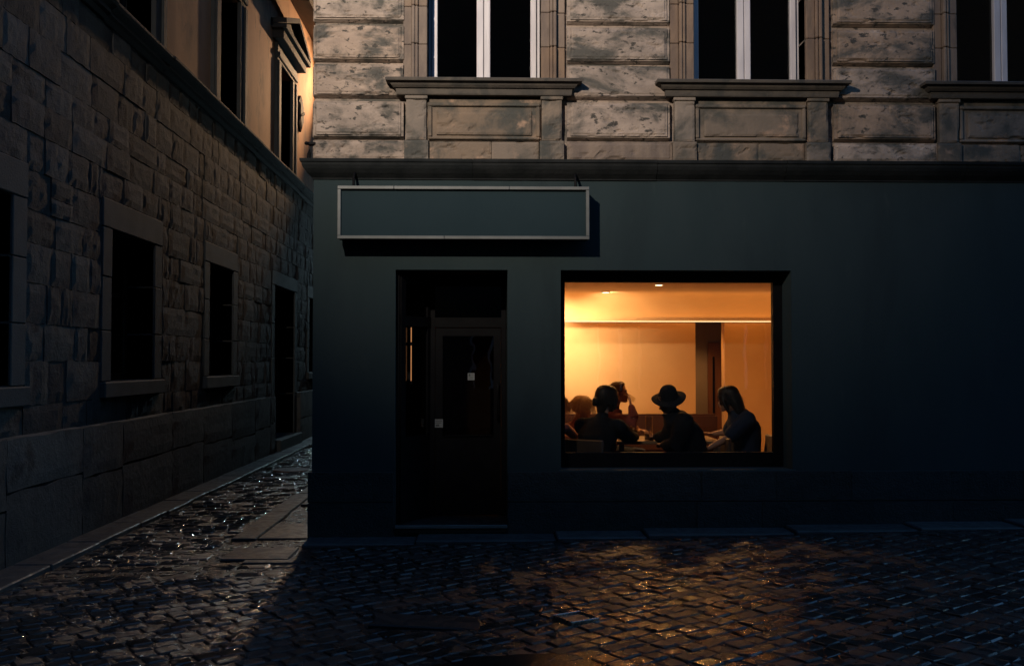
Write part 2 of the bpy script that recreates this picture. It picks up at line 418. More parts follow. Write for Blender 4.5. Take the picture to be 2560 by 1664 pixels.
def puddle(cx, cy_, rx, ry, seed, z, label):
    rnd = random.Random(seed); n_ = 40; ph = [rnd.uniform(0, 6) for _ in range(4)]; pts = []
    for k in range(n_):
        a = 2*math.pi*k/n_; r_ = 1+.22*math.sin(2*a+ph[0])+.15*math.sin(3*a+ph[1])+.10*math.sin(5*a+ph[2])+.06*math.sin(9*a+ph[3])
        pts.append((cx+rx*r_*math.cos(a), cy_+ry*r_*math.sin(a)))
    m = MB(); m.loft([[(x, y, z-.03) for x, y in pts], [(x, y, z) for x, y in pts]])
    tag(m.build('puddle', 'water'), label, 'puddle')
puddle(2.0, -4.17, .50, .22, 3, zg(1.95)+.006, 'dark puddle at the bottom of the picture mirroring the lit window')

# ------------------------------------------------------------------ stone building on the left of the alley
WX = -2.40
LB = thing('stone_building', 'old stone building along the alley with ochre plaster upper storey', 'building', (-4.5, 3, 0))
LOW = [(-6.6, -5.0, 1.45, 3.11, 'w'), (-2.45, -1.04, 1.45, 3.11, 'w'), (1.235, 2.65, 1.45, 3.11, 'w'), (5.08, 6.46, 1.45, 3.13, 'w'), (9.62, 11.62, .17, 3.15, 'd'), (13.36, 14.76, 1.43, 3.14, 'w')]
UPP = [(1.22, 2.42, 5.55, 7.55), (5.38, 6.58, 5.55, 7.55), (9.82, 11.00, 5.55, 7.50)]
def wall_strips(m, x0, x1, ya, yb, za, zb, ops):
    y = ya
    for (o0, o1, z0, z1) in sorted(ops):
        if y < o0: m.box(x0, x1, y, o0, za, zb)
        if z0 > za: m.box(x0, x1, o0, o1, za, z0)
        m.box(x0, x1, o0, o1, z1, zb); y = o1
    m.box(x0, x1, y, yb, za, zb)
m = MB(); wall_strips(m, -3.0, WX-.020, -14, 24, -.3, 5.36, [o[:4] for o in LOW]); m.build('wall_core', 'wall_mortar', LB)
m = MB(); wall_strips(m, -3.0, WX, -14, 24, 5.36, 9.6, UPP); m.build('plaster_wall', 'ochre_plaster', LB)
# ledge
prof = [(-.05, 5.30), (.02, 5.30), (.05, 5.345), (.09, 5.36), (.09, 5.40), (.15, 5.44), (.17, 5.47), (.17, 5.50), (.13, 5.52), (-.05, 5.54)]
y = -14
while y < 24:
    L = random.uniform(1.3, 2.2); dz = random.uniform(-.006, .006)
    m = MB(); m.loft([[(WX+o+dz, yy, z+dz) for o, z in prof] for yy in (y+.003, min(24, y+L)-.003)]); m.build('ledge_stone', 'ledge_stone', LB); y += L
# stones
def stone_mesh(i, rough):
    rnd = random.Random(i); nx, nz = 7, 5; m = MB(); idx = {}
    so_ = Vector((i*3.1, i*1.7, 0))
    for a in range(nx):
        for b_ in range(nz):
            y = a/(nx-1)-.5; z = b_/(nz-1)-.5
            ed = a in (0, nx-1) or b_ in (0, nz-1)
            d = rough*noise.noise(Vector((y*3.1, z*2.6, 0))+so_)*1.3+rough*.5*noise.noise(Vector((y*8, z*7, 3))+so_)
            if ed: d = -.006-rnd.random()*.006*(1+rough*20)
            jy = rnd.uniform(-.02, .02)*(0 if a in (0, nx-1) else 1); jz = rnd.uniform(-.03, .03)*(0 if b_ in (0, nz-1) else 1)
            if rough and ed: jy += rnd.uniform(-.012, .012); jz += rnd.uniform(-.02, .02)
            idx[a, b_] = len(m.v); m.v.append((d, y+jy, z+jz))
    for a in range(nx-1):
        for b_ in range(nz-1): m.f.append((idx[a, b_], idx[a+1, b_], idx[a+1, b_+1], idx[a, b_+1]))
    rim = [(a, 0) for a in range(nx)]+[(nx-1, b_) for b_ in range(1, nz)]+[(a, nz-1) for a in range(nx-2, -1, -1)]+[(0, b_) for b_ in range(nz-2, 0, -1)]
    k0 = len(m.v)
    for q in rim: p = m.v[idx[q]]; m.v.append((-.09, p[1], p[2]))
    for j in range(len(rim)):
        k = (j+1) % len(rim); m.f.append((idx[rim[j]], idx[rim[k]], k0+k, k0+j))
    me = bpy.data.meshes.new('stone'); me.from_pydata(m.v, [], m.f); me.update()
    bm = bmesh.new(); bm.from_mesh(me); bmesh.ops.recalc_face_normals(bm, faces=bm.faces); bm.to_mesh(me); bm.free()
    me.materials.append(M['wall_stone']); return me
SMOOTH_ST = [stone_mesh(10+i, .006) for i in range(5)]; ROUGH_ST = [stone_mesh(40+i, .008) for i in range(8)]
stones = []; z = 1.0
sur = [(o[0]-.27, o[1]+.27, (1.27 if o[4] == 'w' else -1), 3.43) for o in LOW]
rowi = 0
while z < 5.25:
    h = random.choice((.27, .30, .34, .36, .40)); h = min(h, 5.31-z)
    if 5.31-z-h < .16: h = 5.31-z
    y = -6.0+random.uniform(-.4, 0)
    while y < 17:
        L = random.choice((.28, .36, .45, .52, .62, .72, .9))*random.uniform(.9, 1.12)
        y1 = y+L
        segs = [(y, y1)]
        for (s0, s1, zz0, zz1) in sur:
            if z < zz1-.02 and z+h > zz0+.02:
                new = []
                for (a, b_) in segs:
                    if b_ <= s0 or a >= s1: new.append((a, b_)); continue
                    fa, fb = max(a, s0), min(b_, s1)
                    if fb-fa > .05:
                        if z+h > zz1+.03: stones.append((fa, fb, zz1+.002, z+h))
                        if z < zz0-.03: stones.append((fa, fb, z, zz0-.002))
                    if a < s0-.03: new.append((a, s0))
                    if b_ > s1+.03: new.append((s1, b_))
                segs = new
        for (a, b_) in segs:
            if b_-a < .07: continue
            if h > .33 and random.random() < .10 and z < 3.6:          # a block split in two beds
                q = h*random.uniform(.4, .6); stones.append((a, b_, z, z+q)); stones.append((a, b_, z+q, z+h))
            else: stones.append((a, b_, z, z+h))
        y = y1
    z += h
def stone_size(s_):
    c = (WX, (s_[0]+s_[1])/2, (s_[2]+s_[3])/2)
    p = shows(c)
    return (s_[1]-s_[0])*(s_[3]-s_[2])/p[2]**3 if p and in_frame(c, .0) and c[1] < 13.8 else 0
stones.sort(key=stone_size, reverse=True)
rest = MB()
for k, (a, b_, z0, z1) in enumerate(stones):
    low = max(0, min(1, (3.9-z0)/2.2)); rgh = random.random() < .30+.5*low
    me = random.choice(ROUGH_ST if rgh else SMOOTH_ST)
    gap = random.uniform(.003, .008); c = (WX+random.uniform(-.008, .012), (a+b_)/2, (z0+z1)/2); s_ = (1, b_-a-gap, z1-z0-gap)
    if k < 300:
        o = link('stone', me, LB); o.matrix_parent_inverse = PINV(LB); o.location = c; o.scale = s_
    else: rest.add([(c[0]+v.co.x, c[1]+v.co.y*s_[1], c[2]+v.co.z*s_[2]) for v in me.vertices], [tuple(p.vertices) for p in me.polygons])
ro = rest.build('stone_masonry', 'wall_stone', LB); ro['kind'] = 'stuff'
# plinth
doorC = LOW[4]
for (ya, yb) in ((-7, doorC[0]-.27), (doorC[1]+.25, 17)):
    y = ya
    while y < yb-.05:
        L = min(random.uniform(1.0, 1.9), yb-y)
        if yb-y-L < .4: L = yb-y
        q = .48+random.uniform(-.08, .08)
        for (z0, z1) in ((-.12, q), (q, 1.0)):
            me = random.choice(SMOOTH_ST); o = link('plinth_stone', me, LB); o.location = (WX+.10, y+L/2, (z0+z1)/2+(.012 if z1 == 1 else 0)); o.scale = (1, L-.008, z1-z0-.006)
        m = MB(); m.v = [(WX-.06, y, 1.005), (WX+.085, y, .985), (WX+.085, y+L, .985+random.uniform(-.006, .01)), (WX-.06, y+L, 1.03), (WX-.06, y, .9), (WX-.06, y+L, .9), (WX+.07, y, .9), (WX+.07, y+L, .9)]
        m.v[0] = (WX-.06, y, 1.03); m.f = [(0, 1, 2, 3), (1, 6, 7, 2), (0, 4, 6, 1), (3, 2, 7, 5), (4, 5, 7, 6), (0, 3, 5, 4)]
        m.build('plinth_cap', 'dressed_stone', LB)
        y += L
# lower openings with dressed surrounds
for (y0, y1, z0, z1, kd) in LOW:
    fr = MB(); xb = WX-.33; base = z0
    fr.box(xb-.05, xb, y0, y0+.07, base, z1).box(xb-.05, xb, y1-.07, y1, base, z1).box(xb-.05, xb, y0+.07, y1-.07, z1-.07, z1)
    if kd == 'w':
        fr.box(xb-.05, xb, y0+.07, y1-.07, base, base+.08); fr.box(xb-.04, xb+.01, (y0+y1)/2-.03, (y0+y1)/2+.03, base+.08, z1-.07)
        fr.box(xb-.04, xb+.008, y0+.07, y1-.07, base+.98, base+1.03)
        wdw = fr.build('window', 'dark_wood', LB)
        MB().box(xb-.035, xb-.025, y0+.05, y1-.05, base+.05, z1-.05).build('pane', 'dark_glass', wdw)
        MB().cbox(WX-.12, WX+.055, y0-.27, y1+.27, 1.275, z0-.002, .012).build('sill', 'dressed_stone', wdw)
        jz = [(z0, z0+.55), (z0+.55, z0+1.13), (z0+1.13, z1)]
    else:
        fr.box(xb-.05, xb+.01, y0+.07, y1-.07, 2.52, 2.60); wdw = fr.build('door', 'dark_wood', LB)
        MB().box(xb-.04, xb-.02, y0+.06, y1-.06, 2.58, z1-.05).build('pane', 'dark_glass', wdw)
        for s_ in (0, 1):
            ya = y0+.08+s_*(y1-y0-.16)/2; yb = ya+(y1-y0-.16)/2-.01
            lf = MB().cbox(xb-.06, xb-.02, ya, yb, base+.01, 2.51, .006)
            for zz0, zz1 in ((base+.12, 1.05), (1.18, 2.38)): lf.cbox(xb-.03, xb-.005, ya+.12, yb-.12, zz0, zz1, .012)
            lf.build('door_leaf', 'dark_wood', wdw)
        MB().cbox(WX-.45, WX+.16, y0-.1, y1+.1, -.2, z0-.004, .012).build('doorstep', 'dressed_stone', wdw)
        jz = [(-.06, 1.0), (1.0, 1.75), (1.75, 2.4), (2.4, z1)]
    for (a, b_) in jz:
        for (ya, yb) in ((y0-.265, y0), (y1, y1+.265)):
            MB().cbox(WX-.42, WX+.008+random.uniform(-.003, .003), ya, yb, a+.003, b_-.003, .008).build('jamb_stone', 'dressed_stone', wdw)
    MB().cbox(WX-.42, WX+.012, y0-.268, y1+.268, z1+.002, 3.425, .010).build('lintel', 'dressed_stone', wdw)
# upper windows with pediments
for (y0, y1, z0, z1) in UPP:
    fr = MB(); xb = WX-.30; yc = (y0+y1)/2
    fr.box(xb-.05, xb, y0, y0+.06, z0, z1).box(xb-.05, xb, y1-.06, y1, z0, z1).box(xb-.05, xb, yc-.04, yc+.04, z0, z1).box(xb-.05, xb, y0+.06, yc-.04, z1-.07, z1).box(xb-.05, xb, yc+.04, y1-.06, z1-.07, z1)
    wdw = fr.build('upper_window', 'dark_wood', LB)
    for a, b_ in ((y0+.05, yc-.03), (yc+.03, y1-.05)): MB().box(xb-.03, xb-.022, a, b_, z0, z1-.05).build('pane', 'dark_glass', wdw)
    for (ya, yb) in ((y0-.36, y0), (y1, y1+.36)):
        in_ = ya if ya > yc else yb
        j = MB().cbox(WX-.30, WX+.06, ya, yb, 5.545, z1+.01, .006)
        j.cbox(WX+.05, WX+.09, ya+(.20 if ya > yc else .02), yb-(.02 if ya > yc else .20), 5.546, z1, .012)
        j.build('jamb', 'grey_surround', wdw)
    MB().cbox(WX-.30, WX+.062, y0-.36, y1+.36, z1+.012, z1+.34, .008).cbox(WX+.05, WX+.10, y0-.34, y1+.34, z1+.06, z1+.16, .012).build('lintel', 'grey_surround', wdw)
    pd = MB(); a, b_ = y0-.72, y1+.72; zb = z1+.50
    pd.cbox(WX-.02, WX+.22, a+.12, b_-.12, z1+.345, zb-.002, .01)
    pd.cbox(WX-.02, WX+.30, a, b_, zb, zb+.09, .012)
    pd.loft([[(xx, a+.1, zb+.085), (xx, b_-.1, zb+.085), (xx, yc, zb+.50)] for xx in (WX-.02, WX+.16)])
    for sgn in (-1, 1):
        e = a if sgn < 0 else b_
        pd.loft([[(xx, e, zb+.092), (xx, yc, zb+.52), (xx, yc, zb+.62), (xx, e, zb+.19)] for xx in (WX-.02, WX+.30)])
    pd.build('pediment', 'ledge_stone', wdw)
# eaves and roof
m = MB(); m.loft([[(WX-.6, yy, 9.55), (WX+.55, yy, 8.86), (WX+.60, yy, 8.90), (WX+.60, yy, 9.0), (-6.5, yy, 12.6), (-6.5, yy, 12.4)] for yy in (-14, 24)]); m.build('roof', 'roof_tile', LB)
m = MB(); m.box(-9, -3.2, -14, 24, -.3, 9.3); m.build('rear_walls', 'wall_mortar', LB)
# cartouche plaque
t = thing('wall_plaque', 'dark carved stone plaque on the ochre wall beyond the last upper window', 'plaque', (WX+.04, 11.95, 6.7))
m = MB(); hexa = [(11.72, 6.86), (11.95, 6.66), (12.18, 6.86), (12.18, 7.28), (11.95, 7.46), (11.72, 7.28)]
m.loft([[(WX-.01, y, z) for y, z in hexa], [(WX+.05, y, z) for y, z in hexa], [(WX+.08, 11.95+(y-11.95)*.7, 7.06+(z-7.06)*.75) for y, z in hexa]]); m.build('tablet', 'ledge_stone', t)
m = MB(); m.tube([(WX+.08, 11.75, 6.98), (WX+.10, 11.95, 7.05), (WX+.08, 12.15, 7.12)], [.025, .035, .025], 8); m.build('carving', 'ledge_stone', t)

# ------------------------------------------------------------------ tall house added at the alley's far end to black out the sky gap
EB = thing('added_end_house', 'tall dark house added at the far end of the alley to cover the bright sky', 'building', (-2, 31, 0))
MB().box(-9, 7, 30, 36, -.3, 17).build('wall', 'wall_mortar', EB)
for x in (-6.5, -3.2, .1, 3.4):
    for z in (1.5, 5.0, 8.5, 12.0):
        q = MB().box(x, x+1.2, 29.95, 30.02, z, z+1.8).build('window', 'grey_surround', EB); MB().box(x+.08, x+1.12, 29.93, 29.948, z+.08, z+1.72).build('pane', 'dark_glass', q)
MB().loft([[(xx, 29.5, 17), (xx, 33, 20), (xx, 36.5, 17)] for xx in (-9.4, 7.4)]).build('roof', 'roof_tile', EB)

# ------------------------------------------------------------------ house across the lane, behind the viewer, seen in the panes
OB = thing('opposite_house', 'plain plastered house on the other side of the lane', 'building', (4, -16, 0))
ops = [(-8+3.1*k, -6.9+3.1*k) for k in range(9)]; m = MB()
rows_ = ((1.0, 2.6), (4.6, 6.4))
x = -12
for (a, b_) in ops:
    m.box(x, a, -14.5, -14, -.3, 13.0); z = -.3
    for (z0, z1) in rows_: m.box(a, b_, -14.5, -14, z, z0); z = z1
    m.box(a, b_, -14.5, -14, z, 13.0); x = b_
m.box(x, 22, -14.5, -14, -.3, 13.0); m.build('wall', 'wall_mortar', OB)
for (a, b_) in ops:
    for (z0, z1) in rows_:
        q = MB().box(a, a+.06, -14.2, -14.12, z0, z1).box(b_-.06, b_, -14.2, -14.12, z0, z1).box((a+b_)/2-.04, (a+b_)/2+.04, -14.2, -14.12, z0, z1).build('window', 'white_paint', OB)
        MB().box(a+.05, b_-.05, -14.17, -14.165, z0, z1).build('pane', 'dark_glass', q)
m = MB(); m.loft([[(xx, -13.6, 13.0), (xx, -13.6, 13.1), (xx, -19, 16), (xx, -19, 13.0)] for xx in (-12.3, 22.3)]); m.build('roof', 'roof_tile', OB)
m = MB(); m.box(-12, 22, -19, -18.7, -.3, 13.0).box(-12, -11.7, -18.7, -14.5, -.3, 13.0).box(21.7, 22, -18.7, -14.5, -.3, 13.0); m.build('rear_walls', 'wall_mortar', OB)

# ------------------------------------------------------------------ corner building
CB = thing('corner_building', 'corner building with weathered stone upper storey and dark teal ground floor', 'building', (5, 5, 0))
DX0, DX1, DZ1 = .80, 1.89, 2.56
VX0, VX1, VZ0, VZ1 = 2.41, 4.68, .615, 2.56
XR = 13.0
m = MB()
for (x0, x1, z0, z1) in ((0, DX0, -.35, 3.5), (DX0, DX1, DZ1, 3.5), (DX0, DX1, -.35, .02), (DX1, VX0, -.35, 3.5), (VX0, VX1, VZ1, 3.5), (VX0, VX1, -.35, VZ0), (VX1, XR, -.35, 3.5)):
    m.box(x0, x1, 0, .34, z0, z1)
m.build('rendered_wall', 'teal_render', CB)
m = MB(); m.box(0, .3, .342, 24, -.35, 9.6); m.build('alley_wall', 'teal_render', CB)
m = MB(); m.box(.3, XR, 23.7, 24, -.35, 9.6).box(XR-.3, XR, .342, 23.7, -.35, 9.6); m.build('rear_walls', 'wall_mortar', CB)
m = MB(); m.box(-.3, XR+.3, -.35, 24.3, 9.6, 9.8); m.build('roof', 'roof_tile', CB)
m = MB(); m.box(.3, XR-.3, .342, 23.7, 3.15, 3.45); m.build('floor_slab', 'wall_mortar', CB)
# stone plinth, block by block, two courses, broken by the door
for (xa, xb, first) in ((-.035, DX0-.01, True), (DX1+.0, 11.5, False)):
    for row, (z0, z1) in enumerate(((-.3, .305), (.312, .600))):
        x = xa; k = 0
        while x < xb-.02:
            L = (.62 if (first and row) else random.uniform(.62, 1.15)); L = min(L, xb-x)
            if xb-x-L < .16: L = xb-x
            a = x+.0012; b_ = x+L-.0012
            MB().cbox(a, b_, -.036+random.uniform(-.006, .004), .1 if a > 0 else .9, z0+.0012, z1, .003).build('plinth_block', 'plinth_stone', CB); x += L
# cornice between the storeys
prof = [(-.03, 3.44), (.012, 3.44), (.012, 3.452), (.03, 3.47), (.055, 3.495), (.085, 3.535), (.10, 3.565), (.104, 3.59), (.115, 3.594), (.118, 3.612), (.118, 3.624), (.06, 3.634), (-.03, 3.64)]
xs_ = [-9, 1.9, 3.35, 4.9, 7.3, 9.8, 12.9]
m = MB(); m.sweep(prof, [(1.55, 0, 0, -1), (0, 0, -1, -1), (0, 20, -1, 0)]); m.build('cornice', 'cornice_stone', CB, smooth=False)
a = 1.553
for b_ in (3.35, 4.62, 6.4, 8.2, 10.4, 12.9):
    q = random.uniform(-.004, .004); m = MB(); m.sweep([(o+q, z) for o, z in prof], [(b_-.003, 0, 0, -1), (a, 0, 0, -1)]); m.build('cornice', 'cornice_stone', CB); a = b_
# upper wall core with window openings
UW = [(1.10+2.632*k, 2.22+2.632*k) for k in range(5)]
m = MB(); x = 0
for (a, b_) in UW:
    m.box(x, a, .05, .40, 3.5, 9.6); m.box(a, b_, .05, .40, 3.5, 4.40); m.box(a, b_, .05, .40, 7.0, 9.6); x = b_
m.box(x, XR, .05, .40, 3.5, 9.6); m.build('upper_wall', 'facade_stone', CB)

def pitted_face(m, x0, x1, z0, z1, y, depth, seed, res=.014, corner=False):
    """stone face as a fine grid: pits, bruised edges, a shallow wave; sides go back by depth"""
    nx = max(4, int((x1-x0)/res)); nz = max(4, int((z1-z0)/res)); idx = []; sv = Vector((seed*7.3, seed*3.9, seed*1.1))
    o = len(m.v)
    for i in range(nx+1):
        for k in range(nz+1):
            x = x0+(x1-x0)*i/nx; z = z0+(z1-z0)*k/nz
            p = Vector((x*1.0, 0, z))
            n1 = noise.noise(Vector((x*11, z*19, 0))+sv); n2 = noise.noise(Vector((x*4, z*6, 9))+sv); n3 = noise.noise(Vector((x*28, z*42, 4))+sv)
            amt = max(0, min(1, (n2+.12)*2.4))
            d = .012*max(0, min(1, (n1-.22)*4.5))*amt + .006*max(0, n3-.25)*amt*2 + .0025*noise.noise(Vector((x*6, z*9, 2))+sv)
            e = min(x-x0, x1-x, z-z0, z1-z)
            chip = noise.noise(Vector((x*7, z*7, 5))+sv)
            if e < .02: d += .006+max(0, chip-.25)*.06*(1-e/.02)
            yy = y+d
            if corner and x-x0 < .035: q = 1-(x-x0)/.035; yy += .022*q*q
            idx.append((x, yy, z))
    m.v += idx
    for i in range(nx):
        for k in range(nz): a = o+i*(nz+1)+k; m.f.append((a, a+nz+1, a+nz+2, a+1))
    rim = [(i, 0) for i in range(nx+1)]+[(nx, k) for k in range(1, nz+1)]+[(i, nz) for i in range(nx-1, -1, -1)]+[(0, k) for k in range(nz-1, 0, -1)]
    b0 = len(m.v)
    for (i, k) in rim: p = m.v[o+i*(nz+1)+k]; m.v.append((p[0], y+depth, p[2]))
    for j in range(len(rim)):
        k2 = (j+1) % len(rim); A = o+rim[j][0]*(nz+1)+rim[j][1]; B = o+rim[k2][0]*(nz+1)+rim[k2][1]; m.f.append((A, B, b0+k2, b0+j))

ROWS = [(3.845, 4.208), (4.250, 4.572), (4.606, 4.955), (4.996, 5.332), (5.372, 5.71), (5.75, 6.09), (6.13, 6.47)]
seed = 1
for k in range(5):
    if k == 0: c0, c1 = 0.0, .872
    else: c0, c1 = 2.475+2.645*(k-1), 3.487+2.645*(k-1)
    for r_, (z0, z1) in enumerate(ROWS):
        seed += 1; hi = r_ > 3
        bl = MB()
        # bed with a chamfered lower edge that throws the dark joint line, then the raised field
        e0 = c0 if k else c0-.004
        bl.loft([[(xx, .06, z0-.003), (xx, .040, z0-.003), (xx, -.004, z0+.020), (xx, -.004, z1-.004), (xx, .014, z1+.004), (xx, .06, z1+.004)] for xx in (e0, c1)])
        rs = .05 if hi else .0135
        ins0 = .032 if k else .0
        if r_ == 1 and k < 4: pitted_face(bl, c0+ins0*.6, c1-.004, z0+.026, z1-.004, -.024, .024, seed, rs, k == 0)   # the sill course has no frame line
        else: pitted_face(bl, c0+ins0, c1-.028, z0+.032, z1-.010, -.026, .026, seed, rs, k == 0)
        o = bl.build('rusticated_block', 'facade_stone', CB)
        if k == 0:
            rt = MB(); rt.cbox(-.022, .03, .04, .9, z0+.004, z1-.004, .016); rt.build('corner_return', 'facade_stone', o)
    # base course stones
    z0, z1 = 3.632, 3.822
    for (a, b_, pr) in ((c0 if k else -.012, c1+.02, .0), ):
        seed += 1; bl = MB(); pitted_face(bl, a, b_, z0, z1, -.014-pr, .06, seed, .016 if k < 4 else .05, k == 0); bl.build('base_course_block', 'jamb_stone' if k % 2 else 'facade_stone', CB)
for k, (a, b_) in enumerate(UW):
    far = k > 2
    # window joinery
    fr = MB(); y0_ = .235
    fr.cbox(a, a+.035, y0_, y0_+.10, 4.40, 7.0, .004).cbox(b_-.035, b_, y0_, y0_+.10, 4.40, 7.0, .004).cbox(a+.035, b_-.035, y0_, y0_+.10, 6.94, 7.0, .004).cbox(a+.035, b_-.035, y0_, y0_+.10, 4.395, 4.425, .004)
    wdw = fr.build('window', 'white_paint', CB)
    mx = a+.555
    for (s0, s1) in ((a+.036, mx-.003), (mx+.003, b_-.036)):
        sh = MB(); left = s0 < mx-.1
        l0, l1 = (.055, .068) if left else (.062, .058)
        sh.cbox(s0, s0+l0, y0_-.028, y0_+.05, 4.427, 6.93, .006).cbox(s1-l1, s1, y0_-.028, y0_+.05, 4.427, 6.93, .006)
        sh.cbox(s0+l0, s1-l1, y0_-.02, y0_+.05, 4.427, 4.452, .004).cbox(s0+l0, s1-l1, y0_-.02, y0_+.05, 6.86, 6.93, .004)
        so_ = sh.build('sash', 'white_paint', wdw)
        MB().box(s0+l0-.01, s1-l1+.01, y0_+.02, y0_+.026, 4.44, 6.88).build('pane', 'dark_glass', wdw)
    # moulded jambs, stone by stone
    for sgn, e in ((-1, a), (1, b_)):
        z = 4.415
        while z < 6.9:
            h = min(random.uniform(.34, .46), 7.0-z)
            j = MB()
            def sl(p0, p1, y, c=.006):
                q0, q1 = sorted((e+sgn*p0, e+sgn*p1)); j.cbox(q0, q1, y+random.uniform(-.002, .002), .30 if p0 == 0 else .06, z+.002, z+h-.002, c)
            sl(0, .085, -.004); sl(.086, .118, -.030, .010); sl(.119, .150, -.042, .008); sl(.152, .235, .010)
            j.build('jamb_stone', 'jamb_stone', wdw); z += h
    # sill with moulded front and ends
    sp = [(-.20, 4.26), (.045, 4.262), (.05, 4.275), (.055, 4.318), (.075, 4.325), (.095, 4.345), (.108, 4.368), (.145, 4.376), (.150, 4.398), (.140, 4.408), (-.20, 4.412)]
    m = MB(); m.sweep(sp, [(a-.245, .06, -1, 0), (a-.245, -.015, -1, -1), (b_+.245, -.015, 1, -1), (b_+.245, .06, 1, 0)]); m.build('sill', 'sill_stone', wdw)
    # apron: two short pilasters, framed panel, base stones
    for (p0, p1) in ((a-.20, a-.005), (b_+.005, b_+.20)):
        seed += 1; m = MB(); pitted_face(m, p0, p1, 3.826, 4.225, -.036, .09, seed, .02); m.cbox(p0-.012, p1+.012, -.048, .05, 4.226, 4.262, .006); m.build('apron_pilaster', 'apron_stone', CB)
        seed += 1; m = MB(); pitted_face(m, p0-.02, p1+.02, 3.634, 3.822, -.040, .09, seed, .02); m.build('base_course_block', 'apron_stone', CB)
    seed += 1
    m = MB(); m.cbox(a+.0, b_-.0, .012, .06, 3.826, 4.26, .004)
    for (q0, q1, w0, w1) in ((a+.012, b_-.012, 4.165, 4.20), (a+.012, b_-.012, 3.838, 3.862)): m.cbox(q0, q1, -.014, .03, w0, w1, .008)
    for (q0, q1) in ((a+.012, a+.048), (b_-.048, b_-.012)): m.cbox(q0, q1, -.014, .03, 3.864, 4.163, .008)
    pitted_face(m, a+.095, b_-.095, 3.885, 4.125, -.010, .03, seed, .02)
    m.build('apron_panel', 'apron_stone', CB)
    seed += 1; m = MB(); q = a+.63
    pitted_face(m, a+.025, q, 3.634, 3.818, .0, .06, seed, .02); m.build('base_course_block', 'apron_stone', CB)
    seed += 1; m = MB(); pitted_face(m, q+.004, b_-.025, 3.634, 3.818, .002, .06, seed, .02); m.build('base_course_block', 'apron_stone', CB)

# shop window
fr = MB(); fy0, fy1 = .205, .285
fr.cbox(VX0, 2.466, fy0, fy1, VZ0, VZ1, .004).cbox(4.558, VX1, fy0, fy1, VZ0, VZ1, .004).cbox(2.466, 4.558, fy0, fy1, 2.458, VZ1, .004).cbox(2.466, 4.558, fy0, fy1, VZ0, .762, .004)
sw = fr.build('shop_window', 'dark_metal', CB)
MB().box(2.46, 4.565, .24, .248, .755, 2.465).build('pane', 'window_glass', sw)
MB().cbox(VX0-.03, VX1+.03, -.03, .20, .585, .612, .006).build('sill', 'teal_render', sw)
MB().cbox(2.40, 4.70, .29, .50, .70, .735, .006).build('inner_sill', 'dark_wood', sw)
# splayed render margin on the right of the window
m = MB(); m.loft([[(VX1-.001, .20, z), (VX1-.03, .20, z), (VX1-.001, -.001, z)] for z in (VZ0, VZ1)]); m.build('window_reveal', 'teal_render', CB)

# entrance: threshold, angled side panel, door with transom
A, B, C_ = (.83, .10), (1.10, .60), (1.885, .60)
m = MB(); poly = [(DX0+.002, -.03), (DX1-.002, -.03), (DX1-.002, .62), (1.10, .62), (DX0+.002, .12)]
m.loft([[(x, y, .02) for x, y in poly], [(x, y, .083) for x, y in poly]]); th = m.build('threshold', 'smooth_slab', CB)
MB().cbox(DX0+.004, DX1-.004, -.048, -.031, .06, .092, .003).build('nosing', 'sign_frame', th)
def panel(m, p, q, z0, z1, th_=.04, c0=0, c1=1):
    d = Vector((q[0]-p[0], q[1]-p[1], 0)); nrm = Vector((d.y, -d.x, 0)).normalized()*th_/2
    a = Vector((p[0], p[1], 0))+d*c0; b_ = Vector((p[0], p[1], 0))+d*c1
    m.loft([[tuple(a+nrm+Vector((0, 0, z))), tuple(b_+nrm+Vector((0, 0, z))), tuple(b_-nrm+Vector((0, 0, z))), tuple(a-nrm+Vector((0, 0, z)))] for z in (z0, z1)])
m = MB()
panel(m, (.805, .10), A, .09, 2.56, .05); panel(m, A, B, .09, .92, .04, .0, .97); panel(m, A, B, 2.02, 2.12, .06, .0, .97); panel(m, A, B, 2.44, 2.56, .05, .0, .97)
panel(m, A, B, .92, 2.44, .05, .0, .14); panel(m, A, B, .92, 2.44, .05, .86, .97)
sp_ = m.build('side_panel', 'dark_metal', CB)
m = MB(); panel(m, A, B, .92, 2.44, .008, .14, .86); m.build('pane', 'dark_glass', sp_)
m = MB(); panel(m, B, C_, 2.02, 2.12, .06); panel(m, B, C_, 2.44, 2.56, .06); panel(m, B, C_, .09, 2.56, .07, 0, .07); panel(m, B, C_, .09, 2.56, .07, .94, 1)
df = m.build('door_frame', 'dark_metal', CB)
m = MB(); panel(m, B, C_, 2.12, 2.44, .008, .06, .95); m.build('transom_pane', 'dark_glass', df)
m = MB(); panel(m, B, C_, .095, .90, .045, .075, .935); panel(m, B, C_, 1.93, 2.01, .045, .075, .935); panel(m, B, C_, .90, 1.93, .045, .075, .17); panel(m, B, C_, .90, 1.93, .045, .84, .935)
m.cbox(1.25, 1.75, .562, .577, .90, .912, .002)
dl = m.build('door', 'dark_metal', CB)
m = MB(); panel(m, B, C_, .90, 1.93, .008, .165, .845); m.build('pane', 'dark_glass', dl)
m = MB(); m.tube([(1.80, .545, 1.07), (1.80, .53, 1.09), (1.80, .53, 1.42), (1.80, .545, 1.44)], [.011]*4, 8).tube([(1.80, .58, 1.12), (1.80, .53, 1.12)], [.007]*2, 6).tube([(1.80, .58, 1.39), (1.80, .53, 1.39)], [.007]*2, 6); m.build('handle', 'dark_metal', dl, smooth=True)
nb = MB().box(1.492, 1.562, .588, .592, 1.475, 1.548).build('notice', 'notice_paper', dl)
